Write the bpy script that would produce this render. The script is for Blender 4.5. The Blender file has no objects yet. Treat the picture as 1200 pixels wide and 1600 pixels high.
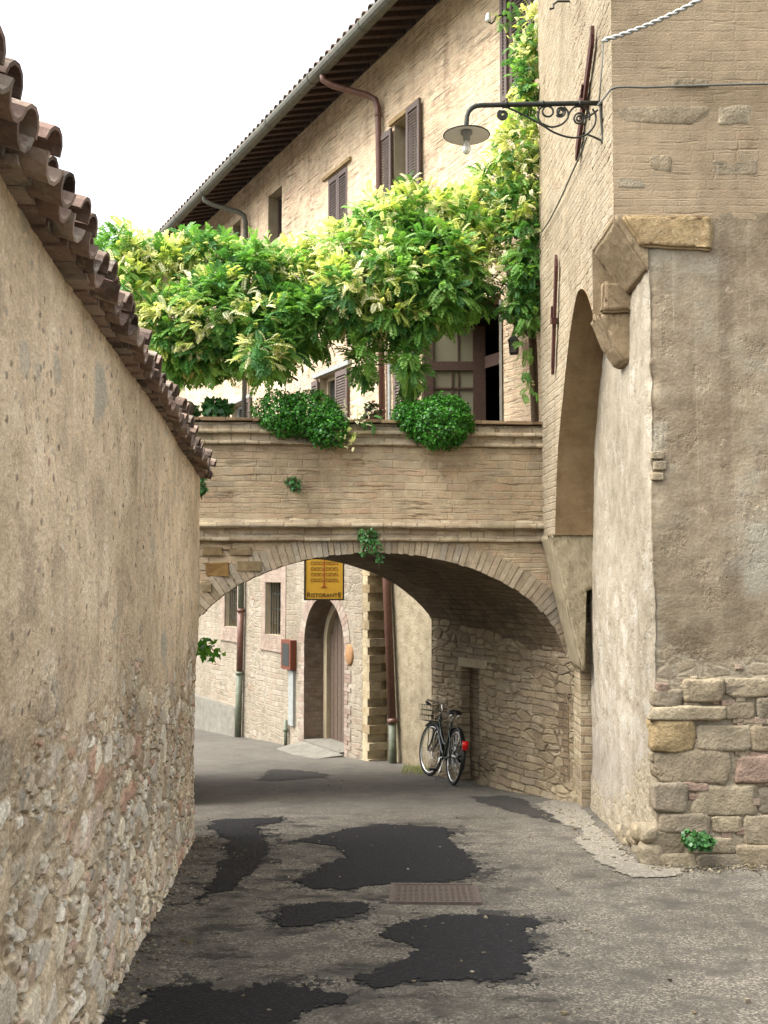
import bpy, math, random
import numpy as np
from mathutils import Vector, Matrix

random.seed(7)
RNG = np.random.default_rng(11)
SC = bpy.context.scene
COL = SC.collection

# ------------------------------------------------------------------ camera, sky, sun, exposure
EYE = 1.6
FOC = 1650.0                       # focal length in pixels of the 1200 x 1600 photograph
PITCH = math.atan(100 / FOC)
SLOPE = .075                       # the lane falls away from the camera
cam_d = bpy.data.cameras.new('camera'); cam = bpy.data.objects.new('camera', cam_d); COL.objects.link(cam)
cam.location = (0, 0, EYE); cam.rotation_euler = (math.pi / 2 + PITCH, 0, 0)
cam_d.sensor_fit = 'VERTICAL'; cam_d.sensor_height = 36; cam_d.lens = 36 * FOC / 1600
cam_d.clip_start = .05; cam_d.clip_end = 1000
SC.camera = cam

SUN_EL, SUN_AZ = math.radians(55), math.radians(-104)      # azimuth from +Y towards +X
world = bpy.data.worlds.new('World'); SC.world = world; world.use_nodes = True
wn = world.node_tree; wn.nodes.clear()
sky = wn.nodes.new('ShaderNodeTexSky'); sky.sky_type = 'NISHITA'; sky.sun_disc = False
sky.sun_elevation = SUN_EL; sky.sun_rotation = SUN_AZ
sky.air_density = 1.0; sky.dust_density = 6.0; sky.ozone_density = 1.0
hs = wn.nodes.new('ShaderNodeHueSaturation'); hs.inputs['Saturation'].default_value = .28
bg = wn.nodes.new('ShaderNodeBackground'); bg.inputs['Strength'].default_value = .15
wo = wn.nodes.new('ShaderNodeOutputWorld')
wn.links.new(sky.outputs[0], hs.inputs['Color']); wn.links.new(hs.outputs[0], bg.inputs[0]); wn.links.new(bg.outputs[0], wo.inputs[0])

sun_d = bpy.data.lights.new('sun', 'SUN'); sun_d.energy = .55; sun_d.angle = math.radians(50); sun_d.color = (1, .98, .94)
sun = bpy.data.objects.new('sun', sun_d); COL.objects.link(sun)
sdir = Vector((math.sin(SUN_AZ) * math.cos(SUN_EL), math.cos(SUN_AZ) * math.cos(SUN_EL), math.sin(SUN_EL)))
sun.rotation_euler = sdir.to_track_quat('Z', 'Y').to_euler()
SC.view_settings.view_transform = 'Standard'; SC.view_settings.look = 'None'
SC.view_settings.exposure = 1.95; SC.view_settings.gamma = 1
SC.cycles.max_bounces = 6; SC.cycles.diffuse_bounces = 4
SC.cycles.use_denoising = True

# ------------------------------------------------------------------ geometry helpers
def ray(px, py):
    a = (px - 600) / FOC; b = (800 - py) / FOC; c, s = math.cos(PITCH), math.sin(PITCH)
    return Vector((a, c - b * s, s + b * c))
def at(px, py, Y):                                    # point of the photograph at depth Y
    d = ray(px, py); return Vector((0, 0, EYE)) + d * (Y / d.y)
def on_ground(px, py):
    d = ray(px, py); t = -EYE / (d.z + SLOPE * d.y); return Vector((d.x * t, d.y * t, 0))

def vnoise(x, y, seed=0):                             # smooth value noise, arrays in, -1..1 out
    x = np.asarray(x, float); y = np.asarray(y, float)
    xi = np.floor(x).astype(np.int64); yi = np.floor(y).astype(np.int64)
    fx = x - xi; fy = y - yi; fx = fx * fx * (3 - 2 * fx); fy = fy * fy * (3 - 2 * fy)
    def h(a, b):
        n = (a * 374761393 + b * 668265263 + seed * 1442695041) & 0x7fffffff
        n = ((n ^ (n >> 13)) * 1274126177) & 0x7fffffff
        return ((n ^ (n >> 16)) & 0xffff) / 32767.5 - 1
    return (h(xi, yi) * (1 - fx) + h(xi + 1, yi) * fx) * (1 - fy) + (h(xi, yi + 1) * (1 - fx) + h(xi + 1, yi + 1) * fx) * fy
def fbm(x, y, seed=0, oct=4):
    r = 0; a = 1; s = 0
    for k in range(oct):
        r = r + a * vnoise(x * 2 ** k, y * 2 ** k, seed + k * 17); s += a; a *= .5
    return r / s

def gz(x, y):                                         # ground height
    y = np.asarray(y, float); x = np.asarray(x, float)
    base = -SLOPE * np.clip(y, -12, 30) - .02 * np.clip(y - 30, 0, 80)
    return base + .012 * fbm(x * .9, y * .9, 5, 2)

def mesh_obj(name, V, F, mat, parent=None, uv=None, tint=None, smooth=False, fsize=None):
    V = np.asarray(V, np.float64).reshape(-1, 3)
    off = np.zeros(3)
    if parent is not None:
        p = parent
        while p is not None:
            off = off + np.array(p.location); p = p.parent
    me = bpy.data.meshes.new(name)
    if isinstance(F, np.ndarray) and F.ndim == 2:
        k = F.shape[1]; n = F.shape[0]
        me.vertices.add(len(V)); me.vertices.foreach_set('co', (V - off).ravel())
        me.loops.add(n * k); me.loops.foreach_set('vertex_index', F.astype(np.int32).ravel())
        me.polygons.add(n); me.polygons.foreach_set('loop_start', np.arange(n, dtype=np.int32) * k)
        me.polygons.foreach_set('loop_total', np.full(n, k, np.int32))
        me.update(calc_edges=True)
    else:
        me.from_pydata((V - off).tolist(), [], [list(f) for f in F]); me.update()
    L = len(me.loops)
    li = np.empty(L, np.int32); me.loops.foreach_get('vertex_index', li)
    ul = me.uv_layers.new(name='UVMap')
    if uv is not None:
        U = np.asarray(uv, np.float64).reshape(-1, 2)[li]
    else:
        nf = len(me.polygons)
        nr = np.empty(nf * 3); me.polygons.foreach_get('normal', nr); nr = nr.reshape(-1, 3)
        lt = np.empty(nf, np.int32); me.polygons.foreach_get('loop_total', lt)
        fn = np.repeat(nr, lt, axis=0); P = V[li]
        hl = np.hypot(fn[:, 0], fn[:, 1]) + 1e-9
        u = (-fn[:, 1] * P[:, 0] + fn[:, 0] * P[:, 1]) / hl
        flat = np.abs(fn[:, 2]) > .75
        U = np.stack([np.where(flat, P[:, 0], u), np.where(flat, P[:, 1], P[:, 2])], 1)
    ul.data.foreach_set('uv', U.ravel())
    if tint is not None:
        ca = me.color_attributes.new('tint', 'FLOAT_COLOR', 'POINT')
        T = np.asarray(tint, np.float64)
        if T.ndim == 1: T = np.stack([T, T, T], 1)
        ca.data.foreach_set('color', np.concatenate([T, np.ones((len(T), 1))], 1).ravel())
    if smooth: me.polygons.foreach_set('use_smooth', np.ones(len(me.polygons), bool))
    me.materials.append(mat)
    o = bpy.data.objects.new(name, me); COL.objects.link(o)
    if parent is not None: o.parent = parent
    return o

def sheet(name, P, UV, mat, parent=None, keep=None, smooth=True):
    N, M = P.shape[:2]
    idx = np.arange(N * M).reshape(N, M)
    q = np.stack([idx[:-1, :-1], idx[1:, :-1], idx[1:, 1:], idx[:-1, 1:]], -1).reshape(-1, 4)
    if keep is not None: q = q[keep.ravel()]
    return mesh_obj(name, P.reshape(-1, 3), q, mat, parent, uv=UV.reshape(-1, 2), smooth=smooth)

class MB:
    def __init__(s): s.V = []; s.F = []; s.T = []
    def add(s, V, F, tint=None):
        b = len(s.V); s.V += [tuple(v) for v in V]; s.F += [tuple(i + b for i in f) for f in F]
        t = random.random() if tint is None else tint
        s.T += [t] * len(V); return s
    def box(s, c, d, M=None, tint=None, jit=0):
        x, y, z = d[0] / 2, d[1] / 2, d[2] / 2
        vs = [Vector(((-1) ** (i + 1) * x, (-1) ** (i // 2 + 1) * y, (-1) ** (i // 4 + 1) * z)) for i in range(8)]
        if jit: vs = [v + Vector([random.uniform(-jit, jit) for _ in range(3)]) for v in vs]
        if M is not None: vs = [M @ v for v in vs]
        c = Vector(c); vs = [v + c for v in vs]
        return s.add(vs, [(0, 2, 3, 1), (4, 5, 7, 6), (0, 1, 5, 4), (2, 6, 7, 3), (0, 4, 6, 2), (1, 3, 7, 5)], tint)
    def hexa(s, a, b, tint=None):                     # bottom ring a[4], top ring b[4] (counter-clockwise seen from above)
        return s.add(list(a) + list(b), [(3, 2, 1, 0), (4, 5, 6, 7), (0, 1, 5, 4), (1, 2, 6, 5), (2, 3, 7, 6), (3, 0, 4, 7)], tint)
    def prism(s, poly, vec, tint=None):               # polygon points (3-D) extruded by vec
        n = len(poly); vec = Vector(vec); a = [Vector(p) for p in poly]; b = [p + vec for p in a]
        nrm = Vector((0, 0, 0))
        for i in range(n): nrm += a[i].cross(a[(i + 1) % n])
        F = [tuple(range(n)), tuple(range(2 * n - 1, n - 1, -1))] + [(i, i + n, (i + 1) % n + n, (i + 1) % n) for i in range(n)]
        if nrm.dot(vec) > 0: F = [tuple(reversed(f)) for f in F]
        return s.add(a + b, F, tint)
    def tube(s, pts, r, n=8, tint=None, cap=True):
        pts = [Vector(p) for p in pts]; m = len(pts)
        rs = r if isinstance(r, (list, tuple)) else [r] * m
        V = []; F = []; up = None
        for i, p in enumerate(pts):
            d = (pts[min(i + 1, m - 1)] - pts[max(i - 1, 0)])
            if d.length < 1e-9: d = Vector((0, 0, 1))
            d.normalize()
            if up is None:
                up = Vector((0, 0, 1)) if abs(d.z) < .9 else Vector((1, 0, 0))
            x = d.cross(up)
            if x.length < 1e-6: x = d.orthogonal()
            x.normalize(); y = x.cross(d).normalized(); up = y
            for k in range(n):
                a = 2 * math.pi * k / n
                V.append(p + (x * math.cos(a) + y * math.sin(a)) * rs[i])
        for i in range(m - 1):
            for k in range(n):
                k2 = (k + 1) % n
                F.append((i * n + k, i * n + k2, (i + 1) * n + k2, (i + 1) * n + k))
        if cap: F.append(tuple(range(n - 1, -1, -1))); F.append(tuple((m - 1) * n + k for k in range(n)))
        return s.add(V, F, tint)
    def lathe(s, prof, c=(0, 0, 0), n=24, M=None, tint=None):
        V = []; F = []; m = len(prof); c = Vector(c)
        for r, z in prof:
            for k in range(n):
                a = 2 * math.pi * k / n; v = Vector((r * math.cos(a), r * math.sin(a), z))
                if M is not None: v = M @ v
                V.append(v + c)
        for i in range(m - 1):
            for k in range(n):
                k2 = (k + 1) % n; F.append((i * n + k, i * n + k2, (i + 1) * n + k2, (i + 1) * n + k))
        return s.add(V, F, tint)
    def torus(s, c, R, r, M=None, n=40, k=8, tint=None):
        V = []; F = []; c = Vector(c)
        for i in range(n):
            a = 2 * math.pi * i / n
            for j in range(k):
                b = 2 * math.pi * j / k
                v = Vector(((R + r * math.cos(b)) * math.cos(a), r * math.sin(b), (R + r * math.cos(b)) * math.sin(a)))
                if M is not None: v = M @ v
                V.append(v + c)
        for i in range(n):
            for j in range(k):
                F.append((i * k + j, ((i + 1) % n) * k + j, ((i + 1) % n) * k + (j + 1) % k, i * k + (j + 1) % k))
        return s.add(V, F, tint)
    def build(s, name, mat, parent=None, smooth=False, xf=None):
        V = s.V if xf is None else [xf @ Vector(v) for v in s.V]
        return mesh_obj(name, V, s.F, mat, parent, tint=np.array(s.T), smooth=smooth)

def thing(name, label, cat, loc=(0, 0, 0), group=None):
    o = bpy.data.objects.new(name, None); COL.objects.link(o); o.location = loc; o.empty_display_size = .2
    return tag(o, label, cat, group)
def tag(o, label, cat, group=None):
    o['label'] = label; o['category'] = cat
    if group: o['group'] = group
    return o
def struct(o, label=None): 
    o['kind'] = 'structure'
    if label: o['label'] = label
    return o

# ------------------------------------------------------------------ material helpers
def S(h):
    h = h.lstrip('#'); c = [int(h[i:i + 2], 16) / 255 for i in (0, 2, 4)]
    return tuple(v / 12.92 if v <= .04045 else ((v + .055) / 1.055) ** 2.4 for v in c) + (1,)
LEVEL = {'thin_tar_film': (.9, .55), 'crumb': (.9, .5), 'orange_brown_stone': (1., .66), 'facade_washed_brick': (.8, 1.08), 'pale_rubble_wall': (.9, .44), 'rubble_and_plaster': (.74, 1.55), 'tower_side_brick': (.85, .5), 'corner_plaster': (.74, .76),
         'tower_front_brick': (.8, .72), 'bridge_brick': (.86, .96), 'bridge_ledge': (.8, .92), 'voussoir_brick': (.75, .86), 'abutment_stone': (.8, .88), 'vault_brick': (.8, .72), 'worn_asphalt': (.9, .6),
         'cement_apron': (.9, .7), 'fresh_bitumen': (1., .33), 'old_bitumen': (1., .5), 'grey_stone': (.9, .5), 'pink_brick': (.62, .48), 'jamb_brick': (.75, .36), 'surround_brick': (.6, .48), 'pale_plaster': (.85, .55), 'old_roof_tile': (.6, 1.15), 'base_stone': (.8, .8)}                               # albedo level of each masonry (saturation, value)
MAS = (.95, .74)
class NT:
    def __init__(s, name):
        s.m = bpy.data.materials.new(name); s.m.use_nodes = True; s.t = s.m.node_tree; s.t.nodes.clear()
        s.out = s.t.nodes.new('ShaderNodeOutputMaterial')
        s.uv = s.node('ShaderNodeTexCoord').outputs['UV']
    def node(s, typ, ins=None, **props):
        n = s.t.nodes.new(typ)
        for k, v in props.items(): setattr(n, k, v)
        for k, v in (ins or {}).items(): s.set(n.inputs[k], v)
        return n
    def set(s, sock, v):
        if isinstance(v, bpy.types.NodeSocket): s.t.links.new(v, sock)
        else: sock.default_value = v
    def math(s, op, a, b=0., c=None, clamp=False):
        n = s.node('ShaderNodeMath', operation=op, use_clamp=clamp); s.set(n.inputs[0], a); s.set(n.inputs[1], b)
        if c is not None: s.set(n.inputs[2], c)
        return n.outputs[0]
    def vmath(s, op, a, b=(0, 0, 0)):
        n = s.node('ShaderNodeVectorMath', operation=op); s.set(n.inputs[0], a)
        if op == 'SCALE': s.set(n.inputs['Scale'], b)
        else: s.set(n.inputs[1], b)
        return n.outputs[0]
    def scaled(s, v, sx, sy, sz=1., off=(0, 0, 0)):
        n = s.node('ShaderNodeMapping', {'Scale': (sx, sy, sz), 'Location': off}); s.set(n.inputs[0], v); return n.outputs[0]
    def noise(s, v, scale, detail=4., rough=.55, color=False, dist=0.):
        n = s.node('ShaderNodeTexNoise', {'Scale': scale, 'Detail': detail, 'Roughness': rough, 'Distortion': dist}); s.set(n.inputs['Vector'], v)
        return n.outputs['Color' if color else 0]
    def voro(s, v, scale, feature='F1', rnd=1.):
        n = s.node('ShaderNodeTexVoronoi', {'Scale': scale, 'Randomness': rnd}, feature=feature); s.set(n.inputs['Vector'], v); return n
    def ramp(s, f, stops, interp='LINEAR'):
        n = s.node('ShaderNodeValToRGB'); cr = n.color_ramp; cr.interpolation = interp
        while len(cr.elements) < len(stops): cr.elements.new(.5)
        for e, (p, c) in zip(cr.elements, stops):
            e.position = p; e.color = c if isinstance(c, (tuple, list)) else (c, c, c, 1)
        s.set(n.inputs[0], f); return n.outputs[0]
    def smooth(s, x, a, b):
        n = s.node('ShaderNodeMapRange', {'From Min': a, 'From Max': b}, interpolation_type='SMOOTHSTEP'); s.set(n.inputs[0], x); return n.outputs[0]
    def mix(s, f, a, b, blend='MIX'):
        n = s.node('ShaderNodeMix', data_type='RGBA', blend_type=blend); s.set(n.inputs[0], f); s.set(n.inputs[6], a); s.set(n.inputs[7], b); return n.outputs[2]
    def lerp(s, f, a, b):
        n = s.node('ShaderNodeMix', data_type='FLOAT'); s.set(n.inputs[0], f); s.set(n.inputs[2], a); s.set(n.inputs[3], b); return n.outputs[0]
    def sep(s, v):
        n = s.node('ShaderNodeSeparateXYZ'); s.set(n.inputs[0], v); return n.outputs
    def comb(s, x, y, z=0.):
        n = s.node('ShaderNodeCombineXYZ'); s.set(n.inputs[0], x); s.set(n.inputs[1], y); s.set(n.inputs[2], z); return n.outputs[0]
    def warp(s, v, scale, amt):
        c = s.noise(v, scale, 2., .5, color=True)
        return s.vmath('ADD', v, s.vmath('SCALE', s.vmath('SUBTRACT', c, (.5, .5, .5)), amt))
    def attr(s, name='tint'):
        return s.node('ShaderNodeAttribute', attribute_name=name).outputs['Color']
    def finish(s, color, rough=.9, height=None, scale=.01, disp=False, midlevel=.5, metallic=0., spec=.3, **kw):
        if spec <= .15 or s.m.name in LEVEL:                                  # masonry: one common albedo level
            hsv = s.node('ShaderNodeHueSaturation', {'Hue': .504, 'Saturation': LEVEL.get(s.m.name, MAS)[0], 'Value': LEVEL.get(s.m.name, MAS)[1]}); s.set(hsv.inputs['Color'], color); color = hsv.outputs[0]
            wv = s.noise(s.scaled(s.uv, 1.1, .8, 1., (11, 4, 0)), .55, 6., .66); color = s.mix(1., color, s.ramp(wv, [(.3, (.7, .68, .64, 1)), (.48, (.98, .97, .95, 1)), (.7, (1.18, 1.17, 1.15, 1))]), 'MULTIPLY')
        b = s.node('ShaderNodeBsdfPrincipled'); s.set(b.inputs['Base Color'], color); s.set(b.inputs['Roughness'], rough)
        s.set(b.inputs['Metallic'], metallic); s.set(b.inputs['Specular IOR Level'], spec)
        for k, v in kw.items(): s.set(b.inputs[k], v)
        s.t.links.new(b.outputs[0], s.out.inputs[0])
        if height is not None:
            if disp:
                d = s.node('ShaderNodeDisplacement', {'Scale': scale, 'Midlevel': midlevel}); s.set(d.inputs['Height'], height)
                s.t.links.new(d.outputs[0], s.out.inputs['Displacement']); s.m.displacement_method = 'BOTH'
            else:
                d = s.node('ShaderNodeBump', {'Strength': 1., 'Distance': scale}); s.set(d.inputs['Height'], height)
                s.t.links.new(d.outputs[0], b.inputs['Normal'])
        return s.m

def courses(n, uv, row, blen, mortar, warp=.04, irregular=False, joint=.25):
    # coursed work of uneven rows: random value per stone, mortar mask
    x = n.sep(uv)
    wv = n.noise(n.comb(0., x[1]), 5., 1.)                       # uneven row heights
    v2 = n.comb(x[0], n.math('ADD', x[1], n.math('MULTIPLY', n.math('SUBTRACT', wv, .5), .06)))
    v2 = n.warp(n.warp(v2, 1.6, warp), 11., warp * .45)
    b = n.node('ShaderNodeTexBrick', {'Scale': 1., 'Mortar Size': mortar, 'Mortar Smooth': .6, 'Brick Width': blen, 'Row Height': row, 'Bias': 0.,
        'Color1': (0, 0, 0, 1), 'Color2': (1, 1, 1, 1), 'Mortar': (.5, .5, .5, 1)}, offset=.43, squash=1.25, squash_frequency=3)
    n.set(b.inputs['Vector'], v2)
    gap = n.smooth(n.noise(uv, 6., 4., .6), .3, .62)              # joints filled flush in places
    k = n.smooth(n.noise(n.scaled(uv, .9, 1.6, 1., (5, 8, 0)), 1., 3., .6), .42, .56)
    if irregular:
        vs = n.scaled(n.warp(v2, 9., .03), 1 / (blen * .8), 1 / (row * 1.25))
        va = n.voro(vs, 1., rnd=.75); ve = n.voro(vs, 1., 'DISTANCE_TO_EDGE', .75)
        rr2 = n.sep(va.outputs['Color'])[0]; mf2 = n.math('SUBTRACT', 1., n.smooth(ve.outputs['Distance'], .0, .13))
    else:
        b2 = n.node('ShaderNodeTexBrick', {'Scale': 1., 'Mortar Size': mortar * 1.3, 'Mortar Smooth': .7, 'Brick Width': blen * .72, 'Row Height': row * 1.37,
            'Color1': (0, 0, 0, 1), 'Color2': (1, 1, 1, 1), 'Mortar': (.5, .5, .5, 1)}, offset=.37, squash=.7, squash_frequency=2)
        n.set(b2.inputs['Vector'], n.warp(v2, 6., .018)); rr2 = n.sep(b2.outputs['Color'])[0]; mf2 = b2.outputs['Fac']
    mf = n.math('MULTIPLY', n.lerp(k, b.outputs['Fac'], mf2), n.math('MULTIPLY_ADD', gap, 1. - joint, joint))
    return n.lerp(k, n.sep(b.outputs['Color'])[0], rr2), mf
def rubble(n, uv, su, sv, edge=.12, warp=.05):
    v = n.scaled(n.warp(n.warp(uv, 3., warp), 14., warp * .4), su, sv)
    a = n.voro(v, 1.); e = n.voro(v, 1., 'DISTANCE_TO_EDGE')
    return n.sep(a.outputs['Color'])[0], n.smooth(e.outputs['Distance'], .0, edge), n.sep(a.outputs['Color'])[1]

def mat_masonry(name, cols, mortar, row=.06, blen=.24, msize=.007, warp=.04, bump=.014, disp=False, wash=None, wash_amt=.5, streak=.25, dirt='#6b5a45', dirt_amt=.45, irregular=False, midlevel=.5, contrast=.5, crev=0., joint=.25):
    n = NT(name); uv = n.uv
    r, mf = courses(n, uv, row, blen, msize, warp, irregular, joint)
    big = n.noise(uv, 1.1, 4.); mid = n.noise(uv, 7., 5., .6); fine = n.noise(uv, 55., 4., .6)
    k = len(cols); st = n.ramp(r, [((i + .3) / k, S(c)) for i, c in enumerate(cols)])
    st = n.mix(1 - contrast, st, n.ramp(mid, [(.3, S(cols[0])), (.7, S(cols[-1]))]))
    c = n.mix(n.math('MULTIPLY', mf, .85), st, S(mortar))
    h = n.math('ADD', n.math('MULTIPLY', n.math('SUBTRACT', 1., mf), n.math('MULTIPLY_ADD', r, .35, .5)), n.math('ADD', n.math('MULTIPLY', mid, .7), n.math('MULTIPLY', fine, .3)))
    if crev:
        wv = n.warp(uv, 2.5, .05)
        cv = n.smooth(n.noise(n.scaled(wv, 1.6, 1.15 / row), 1., 3., .6), .57, .68)
        cv = n.math('MULTIPLY', cv, n.smooth(n.noise(uv, 2.4, 3.), .38, .55)); cv = n.math('MULTIPLY', cv, crev)
        c = n.mix(n.math('MULTIPLY', cv, .55), c, S(dirt)); h = n.math('SUBTRACT', h, n.math('MULTIPLY', cv, .9))
        bl = n.noise(n.scaled(uv, 1.5, 4., 1., (2, 2, 0)), 1., 5., .65)
        c = n.mix(n.math('MULTIPLY', n.smooth(bl, .55, .66), .55), c, n.mix(n.smooth(fine, .3, .7), S(cols[3]), S(cols[5 % k])))
    if wash:
        m = n.math('MULTIPLY', n.smooth(n.math('ADD', big, n.math('MULTIPLY', mid, .35)), .62 - .3 * wash_amt, .78 - .2 * wash_amt), wash_amt, clamp=True)
        wc = n.mix(n.smooth(fine, .3, .7), S(wash[0]), S(wash[1]))
        c = n.mix(m, c, wc); h = n.lerp(m, h, n.math('MULTIPLY_ADD', fine, .3, 1.))
    d = n.smooth(n.noise(n.scaled(uv, 1., 1., 1., (7, 3, 0)), .9, 6., .65), .47, .72)
    c = n.mix(n.math('MULTIPLY', d, dirt_amt), c, S(dirt))
    sk = n.smooth(n.noise(n.scaled(uv, 5., .35), 1., 4., .6), .5, .75)
    c = n.mix(n.math('MULTIPLY', sk, streak), c, n.mix(1., c, (.55, .5, .45, 1), 'MULTIPLY'))
    c = n.mix(1., c, n.ramp(fine, [(.25, .72), (.75, 1.2)]), 'MULTIPLY')
    c = n.mix(1., c, n.ramp(mid, [(.25, .8), (.75, 1.12)]), 'MULTIPLY')
    return n.finish(c, .92, h, bump, disp, midlevel, spec=.15)

def mat_plain(name, a, b=None, scale=20., rough=.6, metallic=0., bump=.0, spec=.4, tint=False):
    n = NT(name); obj = n.node('ShaderNodeTexCoord').outputs['Object']
    f = n.noise(obj, scale, 5., .6)
    c = n.ramp(f, [(.3, S(a)), (.7, S(b or a))])
    if tint: c = n.mix(1., c, n.ramp(n.attr(), [(0, .65), (1, 1.25)]), 'MULTIPLY')
    return n.finish(c, rough, f if bump else None, bump, metallic=metallic, spec=spec)

def mat_leaf(name, gloss=.45, trans=.35):
    n = NT(name); t = n.attr()
    f = n.noise(n.node('ShaderNodeTexCoord').outputs['Object'], 30., 3.)
    c = n.mix(1., t, n.ramp(f, [(.3, .8), (.7, 1.15)]), 'MULTIPLY')
    b = n.node('ShaderNodeBsdfPrincipled', {'Roughness': gloss, 'Specular IOR Level': .3}); n.set(b.inputs['Base Color'], c)
    tr = n.node('ShaderNodeBsdfTranslucent'); n.set(tr.inputs[0], n.mix(1., c, (1.15, 1.2, .6, 1), 'MULTIPLY'))
    mx = n.node('ShaderNodeMixShader', {0: trans}); n.set(mx.inputs[1], b.outputs[0]); n.set(mx.inputs[2], tr.outputs[0])
    n.t.links.new(mx.outputs[0], n.out.inputs[0]); return n.m

# ---- wall of the left side: sandy plaster above, bare rubble below
def make_left_wall_mat():
    n = NT('rubble_and_plaster'); uv = n.uv; x = n.sep(uv)
    big = n.noise(uv, .9, 4.); mid = n.noise(uv, 5., 5., .6); fine = n.noise(uv, 40., 5., .65); grit = n.noise(uv, 120., 3., .6)
    # plaster
    pc = n.ramp(mid, [(.25, S('#a08863')), (.5, S('#bda27a')), (.75, S('#c9b08a'))])
    pc = n.mix(n.smooth(big, .45, .7), pc, S('#a88e6c'))
    pb = n.voro(n.warp(uv, 9., .04), 17.); pr = n.sep(pb.outputs['Color'])
    peb = n.math('MULTIPLY', n.math('SUBTRACT', 1., n.smooth(pb.outputs['Distance'], .16, .34)), n.smooth(pr[0], .5, .56))
    pc = n.mix(peb, pc, n.ramp(pr[1], [(.0, S('#6d5a45')), (.35, S('#8c7a63')), (.6, S('#a99a84')), (.85, S('#93613f')), (1., S('#c2b49a'))]))
    pits = n.smooth(n.noise(n.scaled(uv, 11., 8.), 1., 5., .7), .61, .7)
    pc = n.mix(n.math('MULTIPLY', pits, .45), pc, S('#7d6850'))
    bl = n.noise(n.scaled(uv, 2.6, 2.2, 1., (3, 3, 0)), 1., 6., .7); pc = n.mix(n.math('MULTIPLY', n.smooth(bl, .52, .62), .5), pc, S('#8f7a60')); pc = n.mix(n.math('MULTIPLY', n.smooth(bl, .46, .36), .45), pc, S('#d2bf9f'))
    sk = n.smooth(n.noise(n.scaled(uv, 7., .5), 1., 4., .6), .52, .75)
    pc = n.mix(n.math('MULTIPLY', sk, .35), pc, S('#7d6a50'))
    gp = n.smooth(n.noise(n.scaled(uv, 1., 1., 1., (4, 9, 0)), 1.7, 2., .4), .66, .71)
    pc = n.mix(n.math('MULTIPLY', gp, .7), pc, S('#94907f'))
    gb = n.voro(n.scaled(n.warp(uv, 5., .1), 4.2, 5.2), 1.); gr = n.sep(gb.outputs['Color'])
    gs = n.math('MULTIPLY', n.smooth(gb.outputs['Distance'], .36, .26), n.smooth(gr[0], .8, .84))
    pc = n.mix(n.math('MULTIPLY', gs, .75), pc, n.ramp(gr[1], [(0, S('#8f8672')), (.4, S('#a3977d')), (.6, S('#9f7a58')), (.8, S('#857560')), (1, S('#b8ab92'))]))
    peb = n.math('ADD', peb, n.math('MULTIPLY', gs, .6))
    ph = n.math('ADD', n.math('ADD', n.math('MULTIPLY', mid, .6), n.math('MULTIPLY', fine, .8)), n.math('SUBTRACT', n.math('MULTIPLY', peb, .3), n.math('MULTIPLY', pits, .4)))
    # rubble, two sizes
    r1, e1, q1 = rubble(n, uv, 4.8, 7.8, .16, .08); r2, e2, q2 = rubble(n, uv, 12., 17., .2, .045)
    ramp = [(.0, S('#8b8272')), (.14, S('#b79d75')), (.3, S('#a89f8e')), (.42, S('#d2c4a2')), (.54, S('#8e7350')), (.66, S('#c2b8a4')), (.77, S('#a87656')), (.8, S('#a07254')), (.85, S('#9c8a6c')), (.93, S('#e0d6c0')), (1., S('#6f6250'))]
    c1 = n.ramp(r1, ramp); c2 = n.ramp(r2, ramp)
    sz = n.smooth(q1, .55, .6)
    rc = n.mix(sz, c1, c2); re = n.lerp(sz, e1, e2)
    rc = n.mix(1., rc, n.ramp(fine, [(.25, .75), (.75, 1.15)]), 'MULTIPLY')
    rc = n.mix(1., rc, n.ramp(mid, [(.25, .85), (.75, 1.12)]), 'MULTIPLY')
    mort = n.ramp(fine, [(.3, S('#86704f')), (.7, S('#b29a72'))])
    rc = n.mix(n.math('MULTIPLY', re, n.math('MULTIPLY_ADD', n.smooth(n.noise(uv, 4., 4., .6), .3, .5), .4, .55)), mort, rc)
    rh = n.math('ADD', n.math('MULTIPLY', re, n.math('MULTIPLY_ADD', q1, .35, .6)), n.math('ADD', n.math('MULTIPLY', mid, .55), n.math('MULTIPLY', fine, .25)))
    # where plaster is gone
    lvl = n.math('ADD', x[1], n.math('MULTIPLY', n.math('SUBTRACT', n.noise(uv, 1.3, 5., .62), .5), 2.3))
    lvl = n.math('SUBTRACT', lvl, n.math('MULTIPLY', n.smooth(x[0], 8.5, 11.2), .9))
    lvl = n.math('ADD', lvl, n.math('MULTIPLY', n.math('SUBTRACT', fine, .5), .3))
    lvl = n.math('SUBTRACT', lvl, n.math('MULTIPLY', re, .3))
    m = n.smooth(lvl, .5, 1.1)
    c = n.mix(m, rc, pc); h = n.lerp(m, n.math('MULTIPLY', rh, 1.), n.math('ADD', n.math('MULTIPLY', ph, .55), .75))
    c = n.mix(1., c, n.ramp(grit, [(.25, .75), (.75, 1.2)]), 'MULTIPLY')
    c = n.mix(1., c, n.ramp(fine, [(.28, .78), (.72, 1.15)]), 'MULTIPLY')
    low = n.math('MULTIPLY', n.smooth(n.math('ADD', x[1], n.math('MULTIPLY', mid, .8)), .1, 1.5), 1.)
    return n.finish(c, .95, h, .03, True, spec=.1)

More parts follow.
